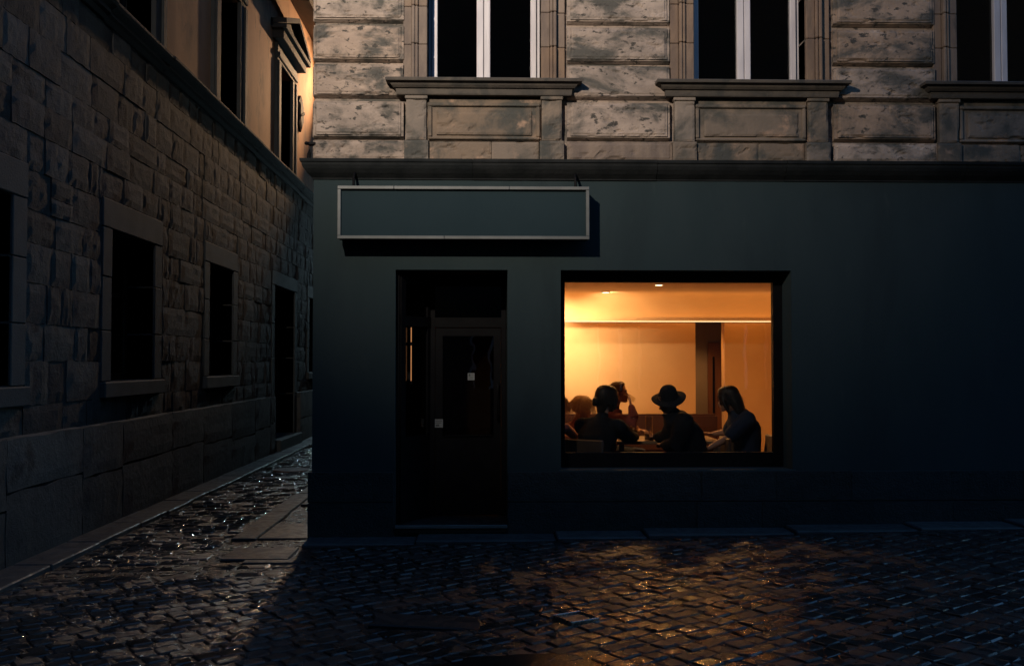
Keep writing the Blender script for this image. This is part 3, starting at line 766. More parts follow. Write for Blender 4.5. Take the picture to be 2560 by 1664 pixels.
MB().box(1.500, 1.520, .5865, .588, 1.515, 1.54).box(1.524, 1.555, .5865, .588, 1.53, 1.536).box(1.50, 1.552, .5865, .588, 1.50, 1.505).box(1.50, 1.545, .5865, .588, 1.487, 1.491).build('print', 'notice_ink', nb)
nb = MB().box(1.150, 1.238, .570, .574, .99, 1.075).build('notice', 'notice_paper', dl)
MB().box(1.158, 1.23, .5685, .570, 1.055, 1.062).box(1.158, 1.222, .5685, .570, 1.035, 1.041).box(1.165, 1.20, .5685, .570, 1.003, 1.022).build('print', 'notice_ink', nb)
t = thing('door_glint', 'thin glowing strip standing in for an orange glint at the left edge of the dark doorway', 'glint', (.935, .24, 1.48))
MB().box(.932, .940, .225, .233, 1.475, 1.825).build('tube', 'glint_orange', t); MB().box(.932, .940, .225, .233, 1.86, 2.005).build('tube', 'glint_orange', t)  # emissive strips stand in for a glint on the frame edge
MB().box(.928, .944, .234, .242, 1.44, 2.015).build('rail', 'dark_metal', t)

# sign board hung from the cornice
SY = -.235
t = thing('shop_sign', 'blank blue-grey sign board in a pale metal frame hung above the door', 'sign', (1.46, -.1, 2.83))
X0, X1, Z0, Z1 = .266, 2.668, 2.832, 3.338; W_ = .031
MB().box(X0+W_, X1-W_, SY+.03, SY+.05, Z0+W_, Z1-W_).build('panel', 'sign_panel', t)
MB().box(X0+.004, X1-.004, SY+.052, -.06, Z0+.006, Z1-.006).build('cabinet', 'dark_metal', t)
for (a, b_) in ((X0, .80), (.803, 1.90), (1.903, X1)): MB().cbox(a, b_, SY, SY+.05, Z1-W_, Z1, .003).build('frame_rail', 'sign_frame', t)
for (a, b_) in ((X0, 1.28), (1.283, X1)): MB().cbox(a, b_, SY, SY+.05, Z0, Z0+W_, .003).build('frame_rail', 'sign_frame', t)
for (a, b_) in ((X0, X0+W_), (X1-W_, X1)): MB().cbox(a, b_, SY+.002, SY+.05, Z0+W_+.001, Z1-W_-.001, .003).build('frame_stile', 'sign_frame', t)
for x in (.405, 2.545): MB().tube([(x, -.13, Z1-.01), (x, -.12, 3.44), (x, -.05, 3.50)], [.013]*3, 8).cbox(x-.03, x+.03, -.16, -.10, Z1-.002, Z1+.014, .003).build('hanger', 'dark_metal', t)

# small fixture above the cornice at the corner
t = thing('wall_fixture', 'small dark fixture on a bracket above the cornice at the building corner', 'fixture', (-.05, .02, 3.64))
MB().tube([(-.06, .06, 3.63), (-.055, .05, 3.70), (-.05, .05, 3.74)], [.022, .018, .005], 8).build('spike', 'dark_metal', t)
MB().cbox(-.06, .02, -.02, .05, 3.775, 3.80, .005).tube([(-.05, .0, 3.79), (-.07, -.03, 3.785)], [.016, .018], 8).build('head', 'dark_metal', t)

# ------------------------------------------------------------------ the lit room behind the shop window
F0 = .08; CZ = 2.62; BY = 4.45; WY = 4.95
m = MB(); m.box(.34, 12.5, .345, 8, -.30, F0); m.build('room_floor', 'room_floor', CB)
# back wall with a coved top that runs into the ceiling; opening to the corridor
def cove(x0, x1):
    pts = [(BY, 2.246)]
    for k in range(29):
        a = math.pi/2*k/28; pts.append((BY-.34*(1-math.cos(a)), CZ-.34+.34*math.sin(a)))
    pts += [(.345, CZ), (.345, CZ+.2), (BY+.06, CZ+.2), (BY+.06, 2.246)]
    m = MB(); m.loft([[(x, y, z) for y, z in pts] for x in (x0, x1)]); return m
cm = cove(1.96, 6.5); co = cm.build('ceiling', 'room_wall', CB)
m = MB(); m.box(1.96, 4.776, WY, WY+.2, F0, 2.72).box(5.21, 6.5, WY, WY+.2, F0, 2.72).box(4.776, 5.21, WY, WY+.2, 2.45, 2.72).box(1.96, 6.5, BY+.03, WY, 2.64, 2.72); m.build('room_wall', 'room_wall', CB)
m = MB(); m.box(6.38, 6.5, .345, WY-.002, F0, CZ-.002); m.build('room_wall', 'room_wall', CB)
m = MB(); m.box(1.892, 1.98, .342, .66, F0, 3.1); m.build('door_reveal', 'teal_render', CB)
m = MB(); m.box(1.86, 1.98, .662, 2.3, F0, CZ-.002).box(1.86, 1.98, 2.9, WY-.002, F0, CZ-.002).box(1.86, 1.98, 2.3, 2.9, 2.1, CZ-.002); m.build('room_wall', 'room_wall', CB)
m = MB(); m.box(4.2, 6.2, 6.2, 6.3, F0, 2.6).box(4.2, 4.3, WY+.202, 6.2, F0, 2.6).box(5.9, 6.0, WY+.202, 6.2, F0, 2.6).box(4.2, 6.0, WY+.202, 6.2, 2.5, 2.6); m.build('corridor', 'corridor_wall', CB)
m = MB(); m.cbox(5.23, 5.9, 6.14, 6.198, F0, 1.98, .01)
dr = m.build('inner_door', 'door_wood', CB); MB().cbox(5.30, 5.33, 6.11, 6.139, .85, 1.75, .008).build('handle', 'dark_metal', dr)
m = MB(); m.box(.34, 1.86, 3.2, 3.3, F0, 3.1).box(.34, 1.86, .345, 3.2, 3.05, 3.1); m.build('vestibule_wall', 'corridor_wall', CB)
# banquette along the back wall
t = thing('banquette', 'long maroon upholstered bench against the back wall of the bar', 'bench', (3.9, 4.3, F0))
MB().cbox(2.1, 5.06, 4.76, 4.90, .5, .905, .03, 2).build('backrest', 'leatherette', t, smooth=False)
MB().cbox(2.1, 5.06, 4.30, 4.78, .40, .53, .03, 2).build('seat', 'leatherette', t); MB().box(2.12, 5.04, 4.35, 4.74, F0, .40).build('base', 'dark_wood', t)
# lights of the room
t = thing('light_strip', 'bright warm light strip running along the back wall under the coved ceiling', 'light strip', (3.8, BY-.05, 2.24))
MB().box(1.99, 6.37, BY-.020, BY+.058, 2.226, 2.234).build('channel', 'sign_frame', t)
MB().box(1.99, 6.37, BY-.018, BY-.004, 2.2345, 2.245).build('diffuser', 'led_warm', t)
def area(name, loc, rot, sx, sy, watts, col):
    l = bpy.data.lights.new(name, 'AREA'); l.shape = 'RECTANGLE'; l.size = sx; l.size_y = sy; l.energy = watts; l.color = col
    o = bpy.data.objects.new(name, l); COL.objects.link(o); o.location = loc; o.rotation_euler = rot; return o
def spot(name, loc, aim, watts, deg, blend, col, rad=.04):
    l = bpy.data.lights.new(name, 'SPOT'); l.energy = watts; l.spot_size = R(deg); l.spot_blend = blend; l.color = col; l.shadow_soft_size = rad
    o = bpy.data.objects.new(name, l); COL.objects.link(o); o.location = loc
    o.rotation_euler = (Vector(aim)-Vector(loc)).to_track_quat('-Z', 'Y').to_euler(); return o
o = area('light_strip_light', (4.1, BY-.03, 2.25), (R(-128), 0, 0), 4.2, .02, 12, ROOM_C); o.parent = t; o.matrix_parent_inverse = PINV(t)
o = area('recess_fill_light', (4.1, BY+.12, 2.60), (R(40), 0, 0), 4.2, .03, 9, ROOM_C); o.parent = t; o.matrix_parent_inverse = PINV(t)  # added fill, lifts the dark band under the bulkhead
DL = [(4.9, 5.45, 80, 'unseen downlight added to brighten the corridor behind the bar'), (3.31, 3.80, 62, 'round ceiling downlight on the left above the back of the bar'), (3.81, 2.50, 235, 'round ceiling downlight near the top centre of the lit window'),  # the corridor one is added, unseen, to brighten the corridor
      (2.70, 4.70, 60, 'ceiling downlight washing the left end of the back wall'), (2.4, 1.6, 45, 'ceiling downlight above the left group of guests'), (5.5, 3.3, 45, 'unseen downlight added to brighten the right end of the bar')]  # the right-end one is added, unseen, to brighten that side
for (x, y, wts, lab) in DL:
    CZ_ = CZ; CZ = 2.50 if y > 5 else 2.638 if y > 4.5 else CZ
    t = thing('ceiling_downlight', lab, 'downlight', (x, y, CZ), 'downlights in the ceiling of the bar')
    MB().lathe([(.062, CZ-.001), (.062, CZ-.012), (.048, CZ-.014), (.048, CZ-.001)], 20, (x, y, 0)).build('bezel', 'white_paint', t)
    MB().lathe([(.0, CZ-.016), (.044, CZ-.016), (.044, CZ-.006), (.0, CZ-.006)], 20, (x, y, 0)).build('lens', 'downlight_lens', t)
    o = spot('downlight_beam', (x, y, CZ-.025), ((3.7, 4.45, 2.0) if y == 3.80 else (x, y, 0)), wts, (110 if y > 4 else 160), .7, (ROOM_PALE if (y == 3.80 or (y > 4.5 and x < 3)) else ROOM_C), .035); o.parent = t; o.matrix_parent_inverse = PINV(t); CZ = CZ_

t = thing('added_spotlight', 'small unseen spotlight added on the left wall to spread a glow on the back wall', 'spotlight', (2.0, 3.4, 2.35))
MB().cbox(1.982, 2.02, 3.36, 3.44, 2.28, 2.42, .005).tube([(2.02, 3.4, 2.35), (2.12, 3.4, 2.37)], [.012, .012], 8).build('bracket', 'dark_metal', t)
MB().tube([(2.10, 3.36, 2.38), (2.17, 3.47, 2.35)], [.04, .045], 14).build('head', 'dark_metal', t)
MB().tube([(2.187, 3.50, 2.345), (2.192, 3.51, 2.343)], [.036, .034], 14).build('lens', 'downlight_lens', t)
o = spot('spotlight_beam', (2.22, 3.56, 2.33), (2.88, 4.95, 1.95), 300, 74, 1.0, ROOM_PALE, .05); o.parent = t; o.matrix_parent_inverse = PINV(t)  # added unseen source for the broad glow at the left
# ------------------------------------------------------------------ two street lamps out of view, and a far one added for ground glints
def street_lamp(name, label, head, wall_x, aim, watts, deg, blend, col, rad):
    hx, hy, hz = head; t = thing(name, label, 'street lamp', (wall_x, hy, hz))
    sg = 1 if hx > wall_x else -1
    MB().tube([(wall_x-.02*sg, hy, hz-.25), (wall_x+.25*sg, hy, hz+.22), (hx-.1*sg, hy, hz+.28), (hx, hy, hz+.24)], [.03, .026, .024, .024], 8).cbox(min(wall_x, wall_x+.03*sg), max(wall_x, wall_x+.03*sg), hy-.1, hy+.1, hz-.4, hz-.1, .008).build('arm', 'dark_metal', t)
    MB().lathe([(.02, hz+.24), (.06, hz+.22), (.10, hz+.12), (.19, hz+.05), (.20, hz+.03), (.17, hz+.035), (.0, hz+.08)], 20, (hx, hy, 0)).build('shade', 'dark_metal', t, smooth=True)
    MB().lathe([(.0, hz+.06), (.09, hz+.055), (.10, hz+.035), (.06, hz+.015), (.0, hz+.01)], 16, (hx, hy, 0)).build('lens', 'lantern_lens', t, smooth=True)
    o = spot('street_lamp_beam', (hx, hy, hz-.02), aim, watts, deg, blend, col, rad); o.parent = t; o.matrix_parent_inverse = PINV(t)
street_lamp('street_lamp', 'bracket street lamp on the stone building lighting the corner facade', (-.92, -6.7, 6.9), WX, (1.6, 0, 5.9), STREET_W, 71, 1.0, LAMP_C, .06)
street_lamp('street_lamp', 'bracket lamp deep in the alley lighting the ochre wall', (-1.0, 15.0, 8.4), 0.0, (-2.5, 8.6, 8.1), ALLEY_W, 88, 1.0, ALLEY_C, .10)
street_lamp('street_lamp', 'bracket lamp added at the far end of the alley for cool glints on the cobbles', (-1.5, 26.5, 5.2), WX, (-.8, 0, 0), FAR_W, 60, .8, FAR_C, .12)

# ------------------------------------------------------------------ furniture and table ware
def chair(x, y, rot, label):
    t = thing('chair', label, 'chair', (x, y, F0), 'chairs round the tables')
    m = MB(); m.cbox(x-.21, x+.21, y-.21, y+.21, F0+.43, F0+.46, .012); m.build('seat', 'chair_wood', t)
    for sx, sy in ((-.18, -.18), (-.18, .18), (.18, -.18), (.18, .18)):
        MB().tube([(x+sx, y+sy, F0+.43), (x+sx*1.08, y+sy*1.08, F0+.012)], [.018, .014], 8).build('leg', 'chair_wood', t)
    m = MB()
    for sy in (-.18, .18): m.tube([(x-.195, y+sy, F0+.44), (x-.25, y+sy, F0+.79)], [.017, .014], 8)
    m.build('back_post', 'chair_wood', t)
    m = MB(); m.cbox(x-.262, x-.232, y-.215, y+.215, F0+.60, F0+.80, .01); m.build('backrest', 'chair_wood', t)
    t.rotation_euler = (0, 0, R(rot)); return t
for a in ((4.48, .86, 180, 'dark chair under the person in the blue shirt, right of the table'), (3.92, .62, 180, 'dark chair under the person in the wide-brimmed hat'),
          (2.80, .56, 58, 'dark chair under the dark-haired person in the left foreground'), (3.08, 2.12, -20, 'dark chair under the person drinking at the back'),
          (2.62, 1.78, 20, 'dark chair under the person with wavy blond hair'), (2.30, 1.15, 0, 'dark chair under the person at the left edge of the window')):
    chair(*a)
def table(x0, x1, y0, y1, label):
    t = thing('table', label, 'table', ((x0+x1)/2, (y0+y1)/2, F0), 'tables by the shop window'); z = F0+.735
    MB().cbox(x0, x1, y0, y1, z-.035, z, .006).build('tabletop', 'table_wood', t)
    for x in (x0+.06, x1-.06):
        for y in (y0+.06, y1-.06): MB().cbox(x-.025, x+.025, y-.025, y+.025, F0, z-.036, .004).build('leg', 'chair_wood', t)
    return z
TZ = table(3.08, 4.22, .95, 1.72, 'wooden table between the seated guests with glasses on it')
table(2.02, 2.72, 1.0, 1.62, 'wooden table at the left edge of the lit window')
def vessel(name, x, y, prof, label, cat, liquid=None, grp=None, sides=20):
    t = thing(name, label, cat, (x, y, TZ), grp)
    o = prof; i = [(max(r_-.003, .001), z) for r_, z in prof[::-1][:-1]]+[(.001, prof[0][1]+.008)]
    MB().lathe([(.001, o[0][1])]+o+i, sides, (x, y, TZ+.002)).build('glass', 'drinking_glass', t, smooth=True)
    if liquid:
        h, c = liquid; r_ = min(p[0] for p in prof)-.004
        MB().lathe([(.0, .010), (r_, .010), (r_, h), (.0, h)], sides, (x, y, TZ+.002)).build('drink', c, t)
    return t
vessel('carafe', 3.455, 1.12, [(.040, 0), (.042, .01), (.042, .24), (.044, .26)], 'tall clear ribbed glass carafe standing on the table', 'carafe', None, None, 10)
vessel('drinking_glass', 3.42, 1.03, [(.030, 0), (.034, .05), (.036, .10)], 'short glass with a dark drink in front of the carafe', 'glass', (.07, 'beer'))
vessel('drinking_glass', 3.34, 1.42, [(.034, 0), (.040, .02), (.046, .12), (.048, .13)], 'wide glass behind the carafe on the table', 'glass', (.03, 'beer'))
vessel('drinking_glass', 3.72, 1.28, [(.030, 0), (.034, .05), (.036, .11)], 'straight glass half full beyond the hat wearer', 'glass', (.05, 'beer'))
vessel('drinking_glass', 3.98, 1.08, [(.028, 0), (.032, .05), (.034, .10)], 'small glass near the hands of the person in blue', 'glass', (.06, 'beer'))
t = thing('napkin_stand', 'small white folded card on the table in front of the hat wearer', 'card', (3.60, 1.0, TZ))
MB().loft([[(3.56, y, TZ+.001), (3.60, y+.0, TZ+.05), (3.64, y, TZ+.001), (3.60, y, TZ+.045)] for y in (.98, 1.03)]).build('card', 'paper_white', t)
t = thing('menu', 'pale menu lying on the table by the carafe', 'menu', (3.53, 1.25, TZ))
for k in range(2): MB().cbox(3.48+.01*k, 3.62+.01*k, 1.15+.02*k, 1.36+.02*k, TZ+.001+.007*k, TZ+.007+.007*k, .001).build('sheet', 'paper_white', t)
t = thing('bowl', 'pale bowl on the table behind the dark-haired person', 'bowl', (3.24, 1.30, TZ))
MB().lathe([(.0, .002), (.03, .0), (.035, .006), (.07, .045), (.085, .075), (.082, .076), (.066, .046), (.0, .012)], 24, (3.24, 1.30, TZ)).build('dish', 'ceramic', t, smooth=True)

# ------------------------------------------------------------------ people
HEAD = [(.118, -.03, .025, .015), (.110, -.062, .048, .045), (.088, -.088, .068, .064), (.055, -.101, .080, .075), (.025, -.103, .086, .078), (.006, -.100, .082, .077),
        (-.015, -.094, .083, .075), (-.040, -.084, .083, .071), (-.062, -.066, .085, .065), (-.085, -.035, .082, .056), (-.104, .005, .080, .043), (-.117, .035, .068, .024)]
def frame(heading, pitch, roll=0):
    return Matrix.Rotation(R(heading), 3, 'Z') @ Matrix.Rotation(R(pitch), 3, 'Y') @ Matrix.Rotation(R(roll), 3, 'X')
def head_rings(grow=0.0, lo=-9, back=0.0, front=0.0, n=22):
    rings = []
    for (z, xb, xf, hw) in HEAD:
        if z < lo: continue
        kf = 1+grow/.095; xb_, xf_, hw_ = xb*kf-back, xf*kf+front, hw*kf; c = (xb_+xf_)/2; a = (xf_-xb_)/2; z = z*kf
        rings.append([(c+a*math.copysign(abs(math.cos(t))**.85, math.cos(t)), hw_*math.copysign(abs(math.sin(t))**.92, math.sin(t)), z) for t in (2*math.pi*j/n for j in range(n))])
    return rings
def remesh(mb, name, mat_, parent, vox, smooth_it=2):
    o = mb.build(name+'_tmp', mat_)
    r_ = o.modifiers.new('r', 'REMESH'); r_.mode = 'VOXEL'; r_.voxel_size = vox; r_.use_smooth_shade = True
    s_ = o.modifiers.new('s', 'SMOOTH'); s_.factor = .5; s_.iterations = smooth_it
    dg = bpy.context.evaluated_depsgraph_get(); me = bpy.data.meshes.new_from_object(o.evaluated_get(dg))
    me.name = name; old = o.data; bpy.data.objects.remove(o); bpy.data.meshes.remove(old)
    if not me.materials: me.materials.append(M[mat_])
    me.shade_smooth(); return link(name, me, parent)
def hand(m, wrist, d, palm_n, curl=.5, side=1):
    d = Vector(d).normalized(); nrm = Vector(palm_n); nrm = (nrm-d*nrm.dot(d)).normalized(); lat = d.cross(nrm)*side; w_ = Vector(wrist)
    m.tube([w_-d*.015, w_+d*.03, w_+d*.085], [(.024, .018), (.036, .015), (.040, .013)], 10, flat=tuple(nrm))
    for k, L in enumerate((.068, .078, .072, .056)):
        p = w_+d*.085+lat*(.028-.019*k); pts = [p]; dd = d.copy()
        for j, fr in enumerate((.45, .30, .25)):
            a = curl*(.55+.35*j); dd = (dd*math.cos(a)+nrm*math.sin(a)).normalized(); pts.append(pts[-1]+dd*L*fr*1.1)
        m.tube(pts, [.0095, .009, .0085, .0075], 7)
    p = w_+d*.025+lat*.03; m.tube([p, p+lat*.028+d*.028, p+lat*.032+d*.058+nrm*.012], [.0125, .011, .009], 7)
def person(label, hip, chest, neck, head, heading, hhead, hpitch, hroll, arms, shirt, hairmat, sleeve=1.0, legs=True, slim=1.0, trousers='cloth_denim', bulk=1.0):
    """one continuous body surface; shirt, trousers and hair as children. arms: {side: (elbow, wrist, hand_dir, palm_normal, curl)}"""
    hip, chest, neck, head = map(Vector, (hip, chest, neck, head))
    t = thing('person', label, 'person', (hip.x, hip.y, F0))
    fw = Vector((math.cos(R(heading)), math.sin(R(heading)), 0)); lt = Vector((-fw.y, fw.x, 0))
    HM = frame(hhead, hpitch, hroll)
    b = MB()
    b.loft([[tuple(head+HM @ Vector(p)) for p in r_] for r_ in head_rings()])
    def hp(*p): return tuple(head+HM @ Vector(p))
    b.tube([hp(.080, 0, .004), hp(.092, 0, -.018), hp(.103, 0, -.036)], [.007, .010, .013], 8); b.tube([hp(.085, 0, -.044), hp(.098, 0, -.042)], [.014, .010], 8)
    b.tube([hp(.080, -.02, -.064), hp(.089, 0, -.062), hp(.080, .02, -.064)], [.007, .009, .007], 8); b.tube([hp(.078, -.018, -.075), hp(.086, 0, -.074), hp(.078, .018, -.075)], [.007, .009, .007], 8)
    b.tube([hp(.070, -.012, -.102), hp(.078, 0, -.103), hp(.070, .012, -.102)], [.014, .016, .014], 8)
    b.tube([hp(.076, -.045, .026), hp(.088, -.02, .024), hp(.088, .02, .024), hp(.076, .045, .026)], [.008]*4, 8)
    for s_ in (-1, 1):
        b.tube([hp(-.004, .077*s_, .018), hp(-.012, .086*s_, .004), hp(-.004, .080*s_, -.032)], [.009, .013, .008], 8)
        b.tube([hp(.070, .031*s_, .004), hp(.077, .031*s_, .004)], [.011, .008], 8)
    nk = neck; b.tube([tuple(nk-Vector((0, 0, .05))), tuple(nk+(head-nk)*.35), hp(-.025, 0, -.06)], [.060, .052, .052], 12)
    sh = {s_: chest+lt*s_*.175*slim+Vector((0, 0, .01)) for s_ in (-1, 1)}
    mid = hip.lerp(chest, .5)-fw*.02
    def torso(m, g):
        rg = [(hip, .17, .115), (hip.lerp(mid, .6), .155, .105), (mid, .158, .108), (mid.lerp(chest, .6), .172, .118), (chest-Vector((0, 0, .03)), .18, .108), (chest+(neck-chest)*.45, .135, .085), (neck, .075, .07)]
        rings = []
        for (c, a, d_) in rg:
            a = a*slim+g; d_ = d_*bulk+g
            rings.append([tuple(c+lt*a*math.copysign(abs(math.cos(q))**.8, math.cos(q))+fw*d_*math.sin(q)) for q in (2*math.pi*j/20 for j in range(20))])
        m.loft(rings)
        m.tube([sh[-1], chest+Vector((0, 0, .035)), sh[1]], [.058+g, .07+g, .058+g], 12)
    torso(b, 0)
    for s_, (el, wr, hd, pn, cu) in arms.items():
        el, wr = Vector(el), Vector(wr)
        b.tube([sh[s_], sh[s_].lerp(el, .5), el, el.lerp(wr, .35), wr], [.052, .046, .040, .040, .026], 12)
        hand(b, wr, hd, pn, cu, -s_)
    knees = {}
    for s_ in (-1, 1):
        h0 = hip+lt*s_*.09; kn = h0+fw*.42+Vector((0, 0, F0+.50-h0.z)); an = kn+fw*.03; an.z = F0+.09; knees[s_] = (h0, kn, an)
        b.tube([h0, h0.lerp(kn, .5), kn, kn.lerp(an, .4), an], [.085, .072, .056, .052, .036], 12); b.tube([an-Vector((0, 0, .045))-fw*.05, an-Vector((0, 0, .05))+fw*.14], [.036, .030], 10)
    remesh(b, 'body', 'skin', t, .0075)
    c = MB(); torso(c, .016)
    for s_, (el, wr, hd, pn, cu) in arms.items():
        el, wr = Vector(el), Vector(wr)
        if sleeve > .6: c.tube([sh[s_], sh[s_].lerp(el, .5), el, el.lerp(wr, .4), el.lerp(wr, .92)], [.070*bulk, .064*bulk, .058*bulk, .053*bulk, .042], 12)
        else: c.tube([sh[s_], sh[s_].lerp(el, .5), sh[s_].lerp(el, .88)], [.072*bulk, .068*bulk, .066*bulk], 12)
    c.tube([tuple(neck-fw*.01), tuple(neck+(head-neck)*.22)], [.072, .062], 12)
    remesh(c, 'shirt', shirt, t, .011, 3)
    c = MB(); c.tube([tuple(hip-Vector((0, 0, .02))-lt*.06), tuple(hip-Vector((0, 0, .02))+lt*.06)], [.125, .125], 12)
    for s_ in (-1, 1):
        h0, kn, an = knees[s_]; c.tube([h0, h0.lerp(kn, .5), kn, kn.lerp(an, .4), an], [.105, .088, .070, .066, .055], 12)
    remesh(c, 'trousers', trousers, t, .014, 2)
    return t, HM, head, hp
def hair_cap(t, hp, mat_, grow=.014, lo=-.02, back=.006, extra=None, seed=0, fringe=.03, vox=.009):
    m = MB(); rings = head_rings(grow, lo, back)
    rr = []
    for r_ in rings: rr.append([hp(x if x < fringe or z > .075 else fringe+(x-fringe)*.35, y, z) for x, y, z in r_])
    m.loft(rr)
    if extra: extra(m)
    return remesh(m, 'hair', mat_, t, vox, 1)
def strands(t, hp, mat_, roots, seed, length, spread, wave, rad=.0035, drop=1.0):
    rnd = random.Random(seed); m = MB()
    for k in range(roots):
        a = rnd.uniform(0, 2*math.pi); e = rnd.uniform(-.1, 1.35)
        if -1.0 < ((a+math.pi) % (2*math.pi))-math.pi < 1.0 and e < .75: continue
        p = Vector((-.012+.108*math.cos(a)*math.cos(e), .092*math.sin(a)*math.cos(e), .02+.108*math.sin(e))); pts = [p]
        d = Vector((math.cos(a), math.sin(a), .5)).normalized(); L = length*rnd.uniform(.55, 1.1); ph = rnd.uniform(0, 6)
        for j in range(8):
            d = (d*.72+Vector((.25*math.cos(a)*spread, .25*math.sin(a)*spread, -.42*drop))).normalized()
            q = Vector((math.sin(ph+j*1.7), math.cos(ph+j*1.9), math.sin(j*2.1+ph)))*wave; pts.append(pts[-1]+d*L/8+q)
        m.tube([hp(*p) for p in pts], [rad*(1-.08*j) for j in range(9)], 4)
    return m.build('hair_strands', mat_, t, smooth=True)

# right: blue shirt, long hair, leaning to the left
t, HM, hd, hp = person('long-haired person in a dark blue short-sleeved shirt leaning in from the right', (4.44, .86, .62), (4.415, .86, 1.055), (4.36, .86, 1.13), (4.250, .86, 1.262), 180, 152, 10, 0,
    {1: ((4.21, .60, .885), (3.985, .60, .765), (-.9, 0, -.35), (0, 0, -1), .25), -1: ((4.33, 1.12, .90), (4.165, 1.18, .875), (-1, .05, .10), (0, 0, -1), .45)}, 'cloth_blue', 'hair_brown', sleeve=.5, slim=1.1, bulk=1.3)
def ex(m):
    m.tube([hp(-.045, 0, .04), hp(-.095, 0, -.05), hp(-.118, 0, -.14), hp(-.135, 0, -.20)], [(.09, .09), (.092, .07), (.088, .055), (.065, .03)], 14)
    for s_ in (-1, 1): m.tube([hp(.03, .062*s_, .06), hp(.02, .088*s_, -.02), hp(-.01, .088*s_, -.12)], [.024, .026, .02], 10)
hair_cap(t, hp, 'hair_dark', .022, -.05, .016, ex, fringe=.07)
strands(t, hp, 'hair_dark', 220, 5, .20, .05, .002, .0014, 1.4)
# hat wearer
t, HM, hd, hp = person('person in black wearing a wide-brimmed black hat, head bowed over the table', (3.83, .62, .60), (3.705, .62, 1.045), (3.625, .62, 1.125), (3.568, .62, 1.252), 180, 180, 24, -4,
    {1: ((3.60, .40, .81), (3.52, .66, .80), (-.1, 1, 0), (0, 0, -1), .5), -1: ((3.60, .86, .86), (3.50, .99, .86), (-.2, .9, -.1), (0, 0, -1), .5)}, 'cloth_black', 'hair_dark', trousers='cloth_black', bulk=1.5)
hair_cap(t, hp, 'hair_dark', .010, -.05, .004)
hat = MB(); n_ = 40; rg = []
HF = frame(180, 10, -26); ho = hd+Vector((.010, -.006, .040))
def brim(r_, z):
    out = []
    for j in range(n_):
        a = 2*math.pi*j/n_; q = max(0, (r_-.1)/.08)
        out.append(tuple(ho+HF @ Vector((r_*1.04*math.cos(a), r_*.97*math.sin(a), z+.014*q*q*math.cos(2*a)-.010*q))))
    return out
rg = [brim(.094, -.004), brim(.13, -.003), brim(.155, -.003), brim(.172, -.002), brim(.173, .003), brim(.155, .004), brim(.13, .004), brim(.100, .006)]
for r_, z in ((.094, .02), (.091, .05), (.086, .078), (.076, .104), (.060, .124), (.038, .138), (.014, .144)): rg.append([tuple(ho+HF @ Vector((r_*1.04*math.cos(2*math.pi*j/n_), r_*.92*math.sin(2*math.pi*j/n_), z-(.008 if r_ < .05 else 0)*abs(math.cos(2*math.pi*j/n_))))) for j in range(n_)])
hat.loft(rg); ho_ = hat.build('hat', 'felt_black', t, smooth=True)
bd = MB(); bd.loft([[tuple(ho+HF @ Vector((r_*1.04*math.cos(2*math.pi*j/n_), r_*.93*math.sin(2*math.pi*j/n_), z))) for j in range(n_)] for r_, z in ((.099, .008), (.1005, .012), (.0985, .034), (.097, .034), (.097, .008))]); bd.build('hat_band', 'cloth_black', ho_, smooth=True)
# foreground, dark hair, back three-quarter view
t, HM, hd, hp = person('dark-haired person in black seen from behind at the left, elbows on the table', (2.79, .56, .60), (2.86, .64, .985), (2.885, .67, 1.07), (2.955, .72, 1.262), 58, 32, 6, 0,
    {-1: ((3.17, .72, .88), (3.30, 1.02, .855), (-.3, .9, 0), (0, 0, -1), .4), 1: ((2.86, 1.02, .87), (3.10, 1.16, .86), (1, .2, 0), (0, 0, -1), .4)}, 'cloth_black', 'hair_dark', slim=1.15, trousers='cloth_black', bulk=1.35)
def ex(m):
    m.tube([hp(-.115, .01, .0), hp(-.150, .012, -.02), hp(-.155, .012, -.05)], [.034, .042, .030], 12)
    m.tube([hp(-.03, 0, .02), hp(-.075, 0, -.05), hp(-.08, 0, -.11)], [(.088, .07), (.086, .05), (.06, .035)], 14)
    for s_ in (-1, 1): m.tube([hp(.045, .055*s_, .075), hp(.045, .082*s_, .01), hp(.035, .085*s_, -.08)], [.026, .026, .018], 10)
hair_cap(t, hp, 'hair_dark', .032, -.045, .014, ex, fringe=.08)
strands(t, hp, 'hair_dark', 160, 15, .12, .15, .003, .0014)
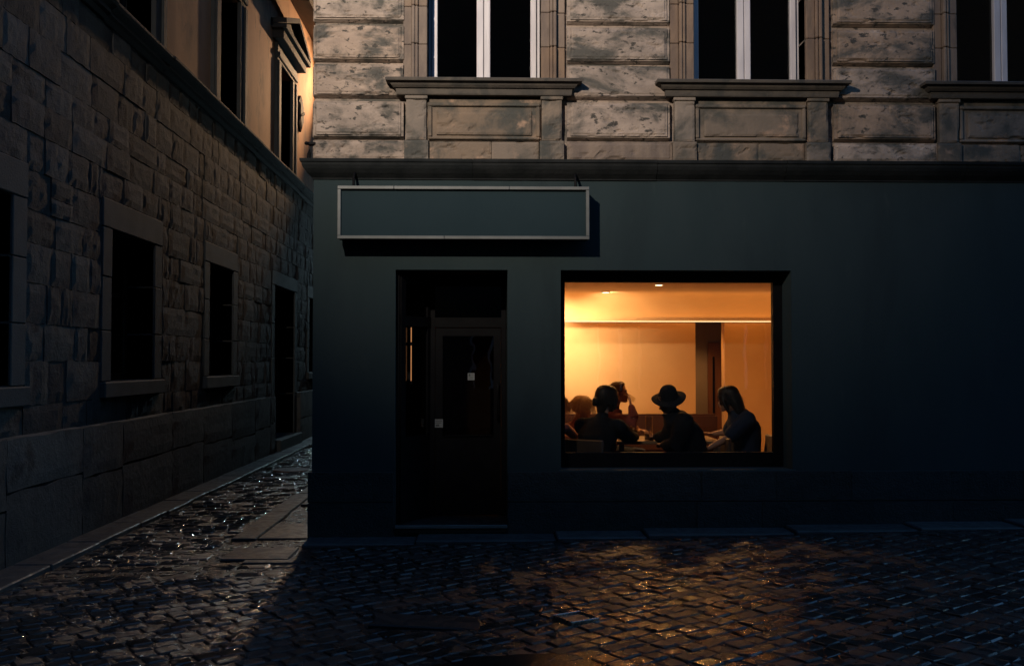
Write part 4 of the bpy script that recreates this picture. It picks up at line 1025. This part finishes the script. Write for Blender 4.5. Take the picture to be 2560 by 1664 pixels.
# drinking
t, HM, hd, hp = person('person in a maroon top at the back of the table drinking from a glass', (3.10, 2.10, .60), (3.16, 2.05, 1.01), (3.185, 2.04, 1.10), (3.250, 2.00, 1.300), -12, -8, -4, 0,
    {-1: ((3.405, 1.78, .935), (3.365, 1.84, 1.155), (-.15, .25, 1), (-.9, .2, 0), .75), 1: ((3.32, 2.28, .87), (3.48, 2.02, .86), (.6, -.8, 0), (0, 0, -1), .4)}, 'cloth_maroon', 'hair_brown', bulk=1.2)
hair_cap(t, hp, 'hair_brown', .013, .0, .006, None, fringe=.03)
gt = thing('drinking_glass', 'glass raised to the lips of the person in maroon', 'glass', (3.36, 1.96, 1.19))
q = Matrix.Rotation(R(-62), 3, 'Y'); o_ = Vector((3.425, 1.955, 1.215)); gm = MB()
gm.loft([[tuple(o_+q @ Vector((r_*math.cos(2*math.pi*j/18), r_*math.sin(2*math.pi*j/18), z))) for j in range(18)] for r_, z in ((.001, 0), (.028, 0), (.036, .09), (.033, .09), (.025, .008), (.001, .008))]); gm.build('glass', 'drinking_glass', gt, smooth=True)
# wavy blond hair
t, HM, hd, hp = person('person with wavy blond hair in a rust top, second from the window edge', (2.62, 1.72, .56), (2.70, 1.63, .885), (2.725, 1.60, .965), (2.775, 1.56, 1.140), 15, 20, 5, 0,
    {-1: ((2.80, 1.38, .72), (3.0, 1.45, .84), (1, 0, 0), (0, 0, -1), .4), 1: ((2.78, 1.90, .74), (2.98, 1.75, .84), (1, -.2, 0), (0, 0, -1), .4)}, 'cloth_rust', 'hair_blond')
hair_cap(t, hp, 'hair_blond', .022, -.05, .010)
strands(t, hp, 'hair_blond', 900, 25, .22, .35, .008, .0014)
# left edge
t, HM, hd, hp = person('curly blond person in a pale sleeve cut off by the left window edge', (2.32, 1.14, .60), (2.42, 1.12, .935), (2.435, 1.12, 1.01), (2.462, 1.12, 1.165), 0, 20, 8, 0,
    {-1: ((2.535, .955, .955), (2.665, 1.10, .845), (.8, .5, -.1), (0, 0, -1), .4), 1: ((2.50, 1.34, .80), (2.66, 1.25, .845), (1, -.2, 0), (0, 0, -1), .4)}, 'cloth_pink', 'hair_blond')
hair_cap(t, hp, 'hair_blond', .022, -.05, .010)
strands(t, hp, 'hair_blond', 900, 35, .19, .5, .010, .0014)
